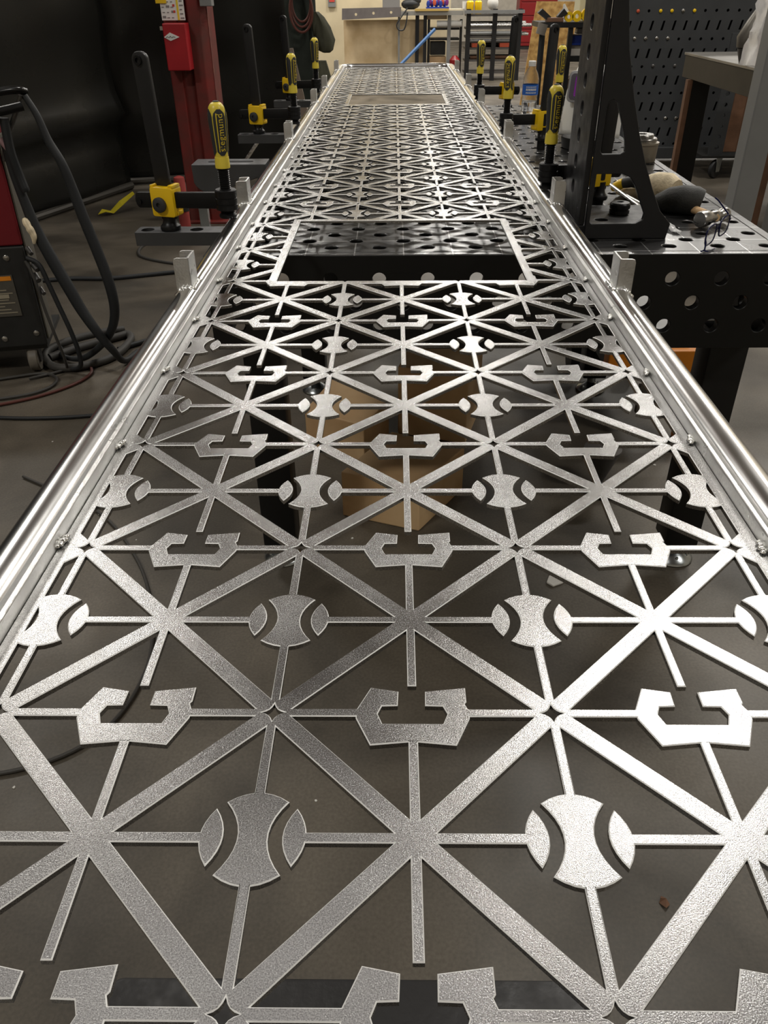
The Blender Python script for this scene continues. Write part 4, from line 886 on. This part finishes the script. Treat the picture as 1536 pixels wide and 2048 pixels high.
# hanging clothes, hose and plank left of the partition
ck = thing('coat_stand', 'dark stand behind the far left clamp, hung with work clothes', 'coat stand', (-.85, 8.6, 0))
obj('stand_pole', MB().cyl((-.80, 8.62, .02), (-.80, 8.62, 1.8), .025, n=12), DPANEL, ck)
obj('stand_arm', MB().cyl((-1.05, 8.62, 1.5), (-.6, 8.62, 1.5), .015, n=8), DPANEL, ck); obj('stand_base', MB().lathe([(.2, 0), (.2, .015), (.05, .03)], (-.80, 8.62, 0), 20), DPANEL, ck)
def cloth(nm, lab, prof, c, mat, cat='jacket'):
    V = []; n = 20
    for (z, rx, ry, dx) in prof:
        for k in range(n):
            a = 2*pi*k/n; w_ = 1+.13*sin(5*a+z*7)+.06*sin(9*a); V.append((c[0]+dx+rx*w_*cos(a), c[1]+ry*w_*sin(a), z))
    F = [[i*n+k, i*n+(k+1) % n, (i+1)*n+(k+1) % n, (i+1)*n+k] for i in range(len(prof)-1) for k in range(n)]+[list(range(n))[::-1], [(len(prof)-1)*n+k for k in range(n)]]
    return tag(obj(nm, MB().add(V, F), mat, smooth=60), lab, cat)
cloth('work_jacket', 'dark green work jacket hanging on the coat stand', [(.38, .10, .05, -.02), (.6, .12, .07, -.01), (.85, .13, .08, 0), (1.05, .14, .08, 0), (1.3, .15, .08, 0), (1.5, .10, .06, 0)], (-.88, 8.48), DKCL)
cloth('work_apron', 'olive brown cloth sleeve hanging on the right of the coat stand', [(.80, .03, .03, .03), (.82, .065, .05, .02), (.9, .09, .06, .015), (1.0, .08, .055, -.01), (1.08, .055, .05, -.04), (1.12, .03, .03, -.06)], (-.665, 8.40), OLIVE, 'cloth')
cloth('cloth_bundle', 'dull olive cloth bundle standing on the floor below the hanging sleeve', [(.0, .09, .05, .02), (.34, .09, .05, .02), (.5, .08, .05, .01), (.62, .06, .05, 0), (.74, .04, .04, -.02)], (-.66, 8.36), OLIVE, 'cloth')
hs = thing('red_hose', 'dark red hose hanging in loops on the coat stand', 'hose', (-.85, 8.35, 1.1))
for k in range(3): obj('hose_loop', MB().tube([(-.84+(.1-.008*k)*cos(R(a)), 8.30+.02*k, 1.13+.03*k+(.165-.01*k)*sin(R(a))) for a in range(0, 361, 15)], .011, 8), REDC, hs)
pk = thing('leaning_plank', 'grey brown plank leaning behind the second left clamp handle', 'plank', (-.85, 7.9, 0))
obj('plank_board', MB().prism([(-.94, .86), (-.89, .865), (-.72, .0), (-.80, .0)], 7.9, 7.93, plane='xz'), M('grey_wood', s(118, 104, 92), .7), pk, smooth=0)
# strand board and small rack right of the bar rack
tag(obj('strand_board_sheet', MB().prism([(1.30, 0), (1.70, 0), (1.86, 1.165), (1.415, 1.17)], 9.40, 9.42, plane='xz'), OSB, smooth=0), 'yellowish strand board sheet leaning upright behind the water bottle', 'board')
r2 = thing('black_rack', 'black steel rack with shelves right of the strand board', 'rack', (1.6, 8.1, 0))
obj('rack_top', MB().box(1.25, 1.95, 8.0, 8.5, .996, 1.036), BLK, r2, smooth=0)
for x in (1.50, 1.88): obj('post', MB().box(x, x+.04, 8.01, 8.05, 0, .995), BLK, r2, smooth=0)
obj('post', MB().box(1.26, 1.30, 8.01, 8.05, 0, .995), BLK, r2, smooth=0)
for z in (.735, .42): obj('shelf', MB().box(1.47, 1.95, 8.06, 8.5, z, z+.045), BLK, r2, smooth=0)
tag(obj('blue_bin', MB().box(1.545, 1.72, 8.08, 8.3, .86, .935), BLUE, smooth=0, bevel=.006), 'dark blue plastic bin under the top of the black rack', 'bin')
bb = thing('pale_box', 'pale grey box on the shelf under the blue bin', 'box', (1.62, 8.2, .78)); obj('carton_body', MB().box(1.545, 1.72, 8.1, 8.3, .7805, .8595), M('pale_grey', s(170, 164, 156), .6), bb, smooth=0)
tag(obj('grey_tin', MB().box(1.59, 1.72, 8.1, 8.2, .944, .99), M('tin', s(140, 138, 136), .4, .4), smooth=0, bevel=.01), 'flat grey tin above the blue bin', 'tin')
vs_ = thing('angle_vise', 'dark steel vise with open jaws on the left end of the black rack', 'vise', (1.32, 8.1, 1.04))
obj('jaw', MB().prism([(1.23, 1.105), (1.265, 1.135), (1.345, 1.075), (1.315, 1.05)], 8.05, 8.13, plane='xz'), DPANEL, vs_, smooth=0)
obj('jaw', MB().prism([(1.41, 1.05), (1.40, 1.08), (1.45, 1.135), (1.485, 1.10)], 8.05, 8.13, plane='xz'), DPANEL, vs_, smooth=0)
obj('vise_base', MB().box(1.31, 1.45, 8.03, 8.15, 1.0365, 1.07), BROWN, vs_, smooth=0, bevel=.004)
sd = thing('mallet', 'grey headed mallet hanging on the left of the black rack', 'mallet', (1.25, 7.95, .7))
obj('mallet_head', MB().cyl((1.245, 7.94, .95), (1.265, 7.94, 1.03), .04, .042, 16), M('mallet_grey', s(112, 106, 98), .5), sd); obj('handle', MB().tube([(1.25, 7.94, .95), (1.248, 7.94, .63), (1.26, 7.94, .45)], .013, 8), CABLE, sd)
for k, (x, z, r_) in enumerate(((1.50, 1.07, .038), (1.57, 1.075, .042), (1.655, 1.08, .05), (1.72, 1.07, .04))):
    tag(obj('yellow_roll', MB().lathe([(r_*.4, -.02), (r_, -.02), (r_, .02), (r_*.4, .02)], n=18, close=True, mat=Matrix.Translation((x, 8.08, 1.0365+r_)) @ Matrix.Rotation(pi/2, 4, 'X')), YEL), ('leftmost of the yellow rolls on top of the black rack', 'second yellow roll from the vise on the black rack', 'largest yellow roll on top of the black rack', 'rightmost yellow roll on the black rack, by the cream box')[k], 'roll', 'yellow rolls on the black rack')
tag(obj('white_cone', MB().lathe([(.05, 0), (.008, .13)], n=16, mat=Matrix.Translation((1.53, 8.3, 1.04)) @ rot('Y', -18)), PAPER), 'white paper cone among the yellow rolls', 'cone')
tag(obj('cream_box', MB().box(1.61, 1.80, 8.2, 8.45, 1.0365, 1.36), M('cream_card', s(206, 200, 168), .6), smooth=0, bevel=.004), 'tall cream box at the right end on the black rack', 'box')
tag(obj('brown_board', MB().box(1.66, 1.74, 8.07, 8.075, .7805, .8598), BROWN, smooth=0), 'small brown board in front of the pale box', 'board')
rr2 = thing('brown_roll', 'brown wire roll on the lower shelf of the black rack', 'roll', (1.62, 8.15, .465))
obj('roll_body', MB().lathe([(.02, -.04), (.08, -.04), (.085, 0), (.08, .04), (.02, .04)], n=22, close=True, mat=Matrix.Translation((1.62, 8.12, .552)) @ Matrix.Rotation(pi/2, 4, 'X')), M('brown_coil', s(104, 82, 62), .6, var=.4, vscale=40), rr2)
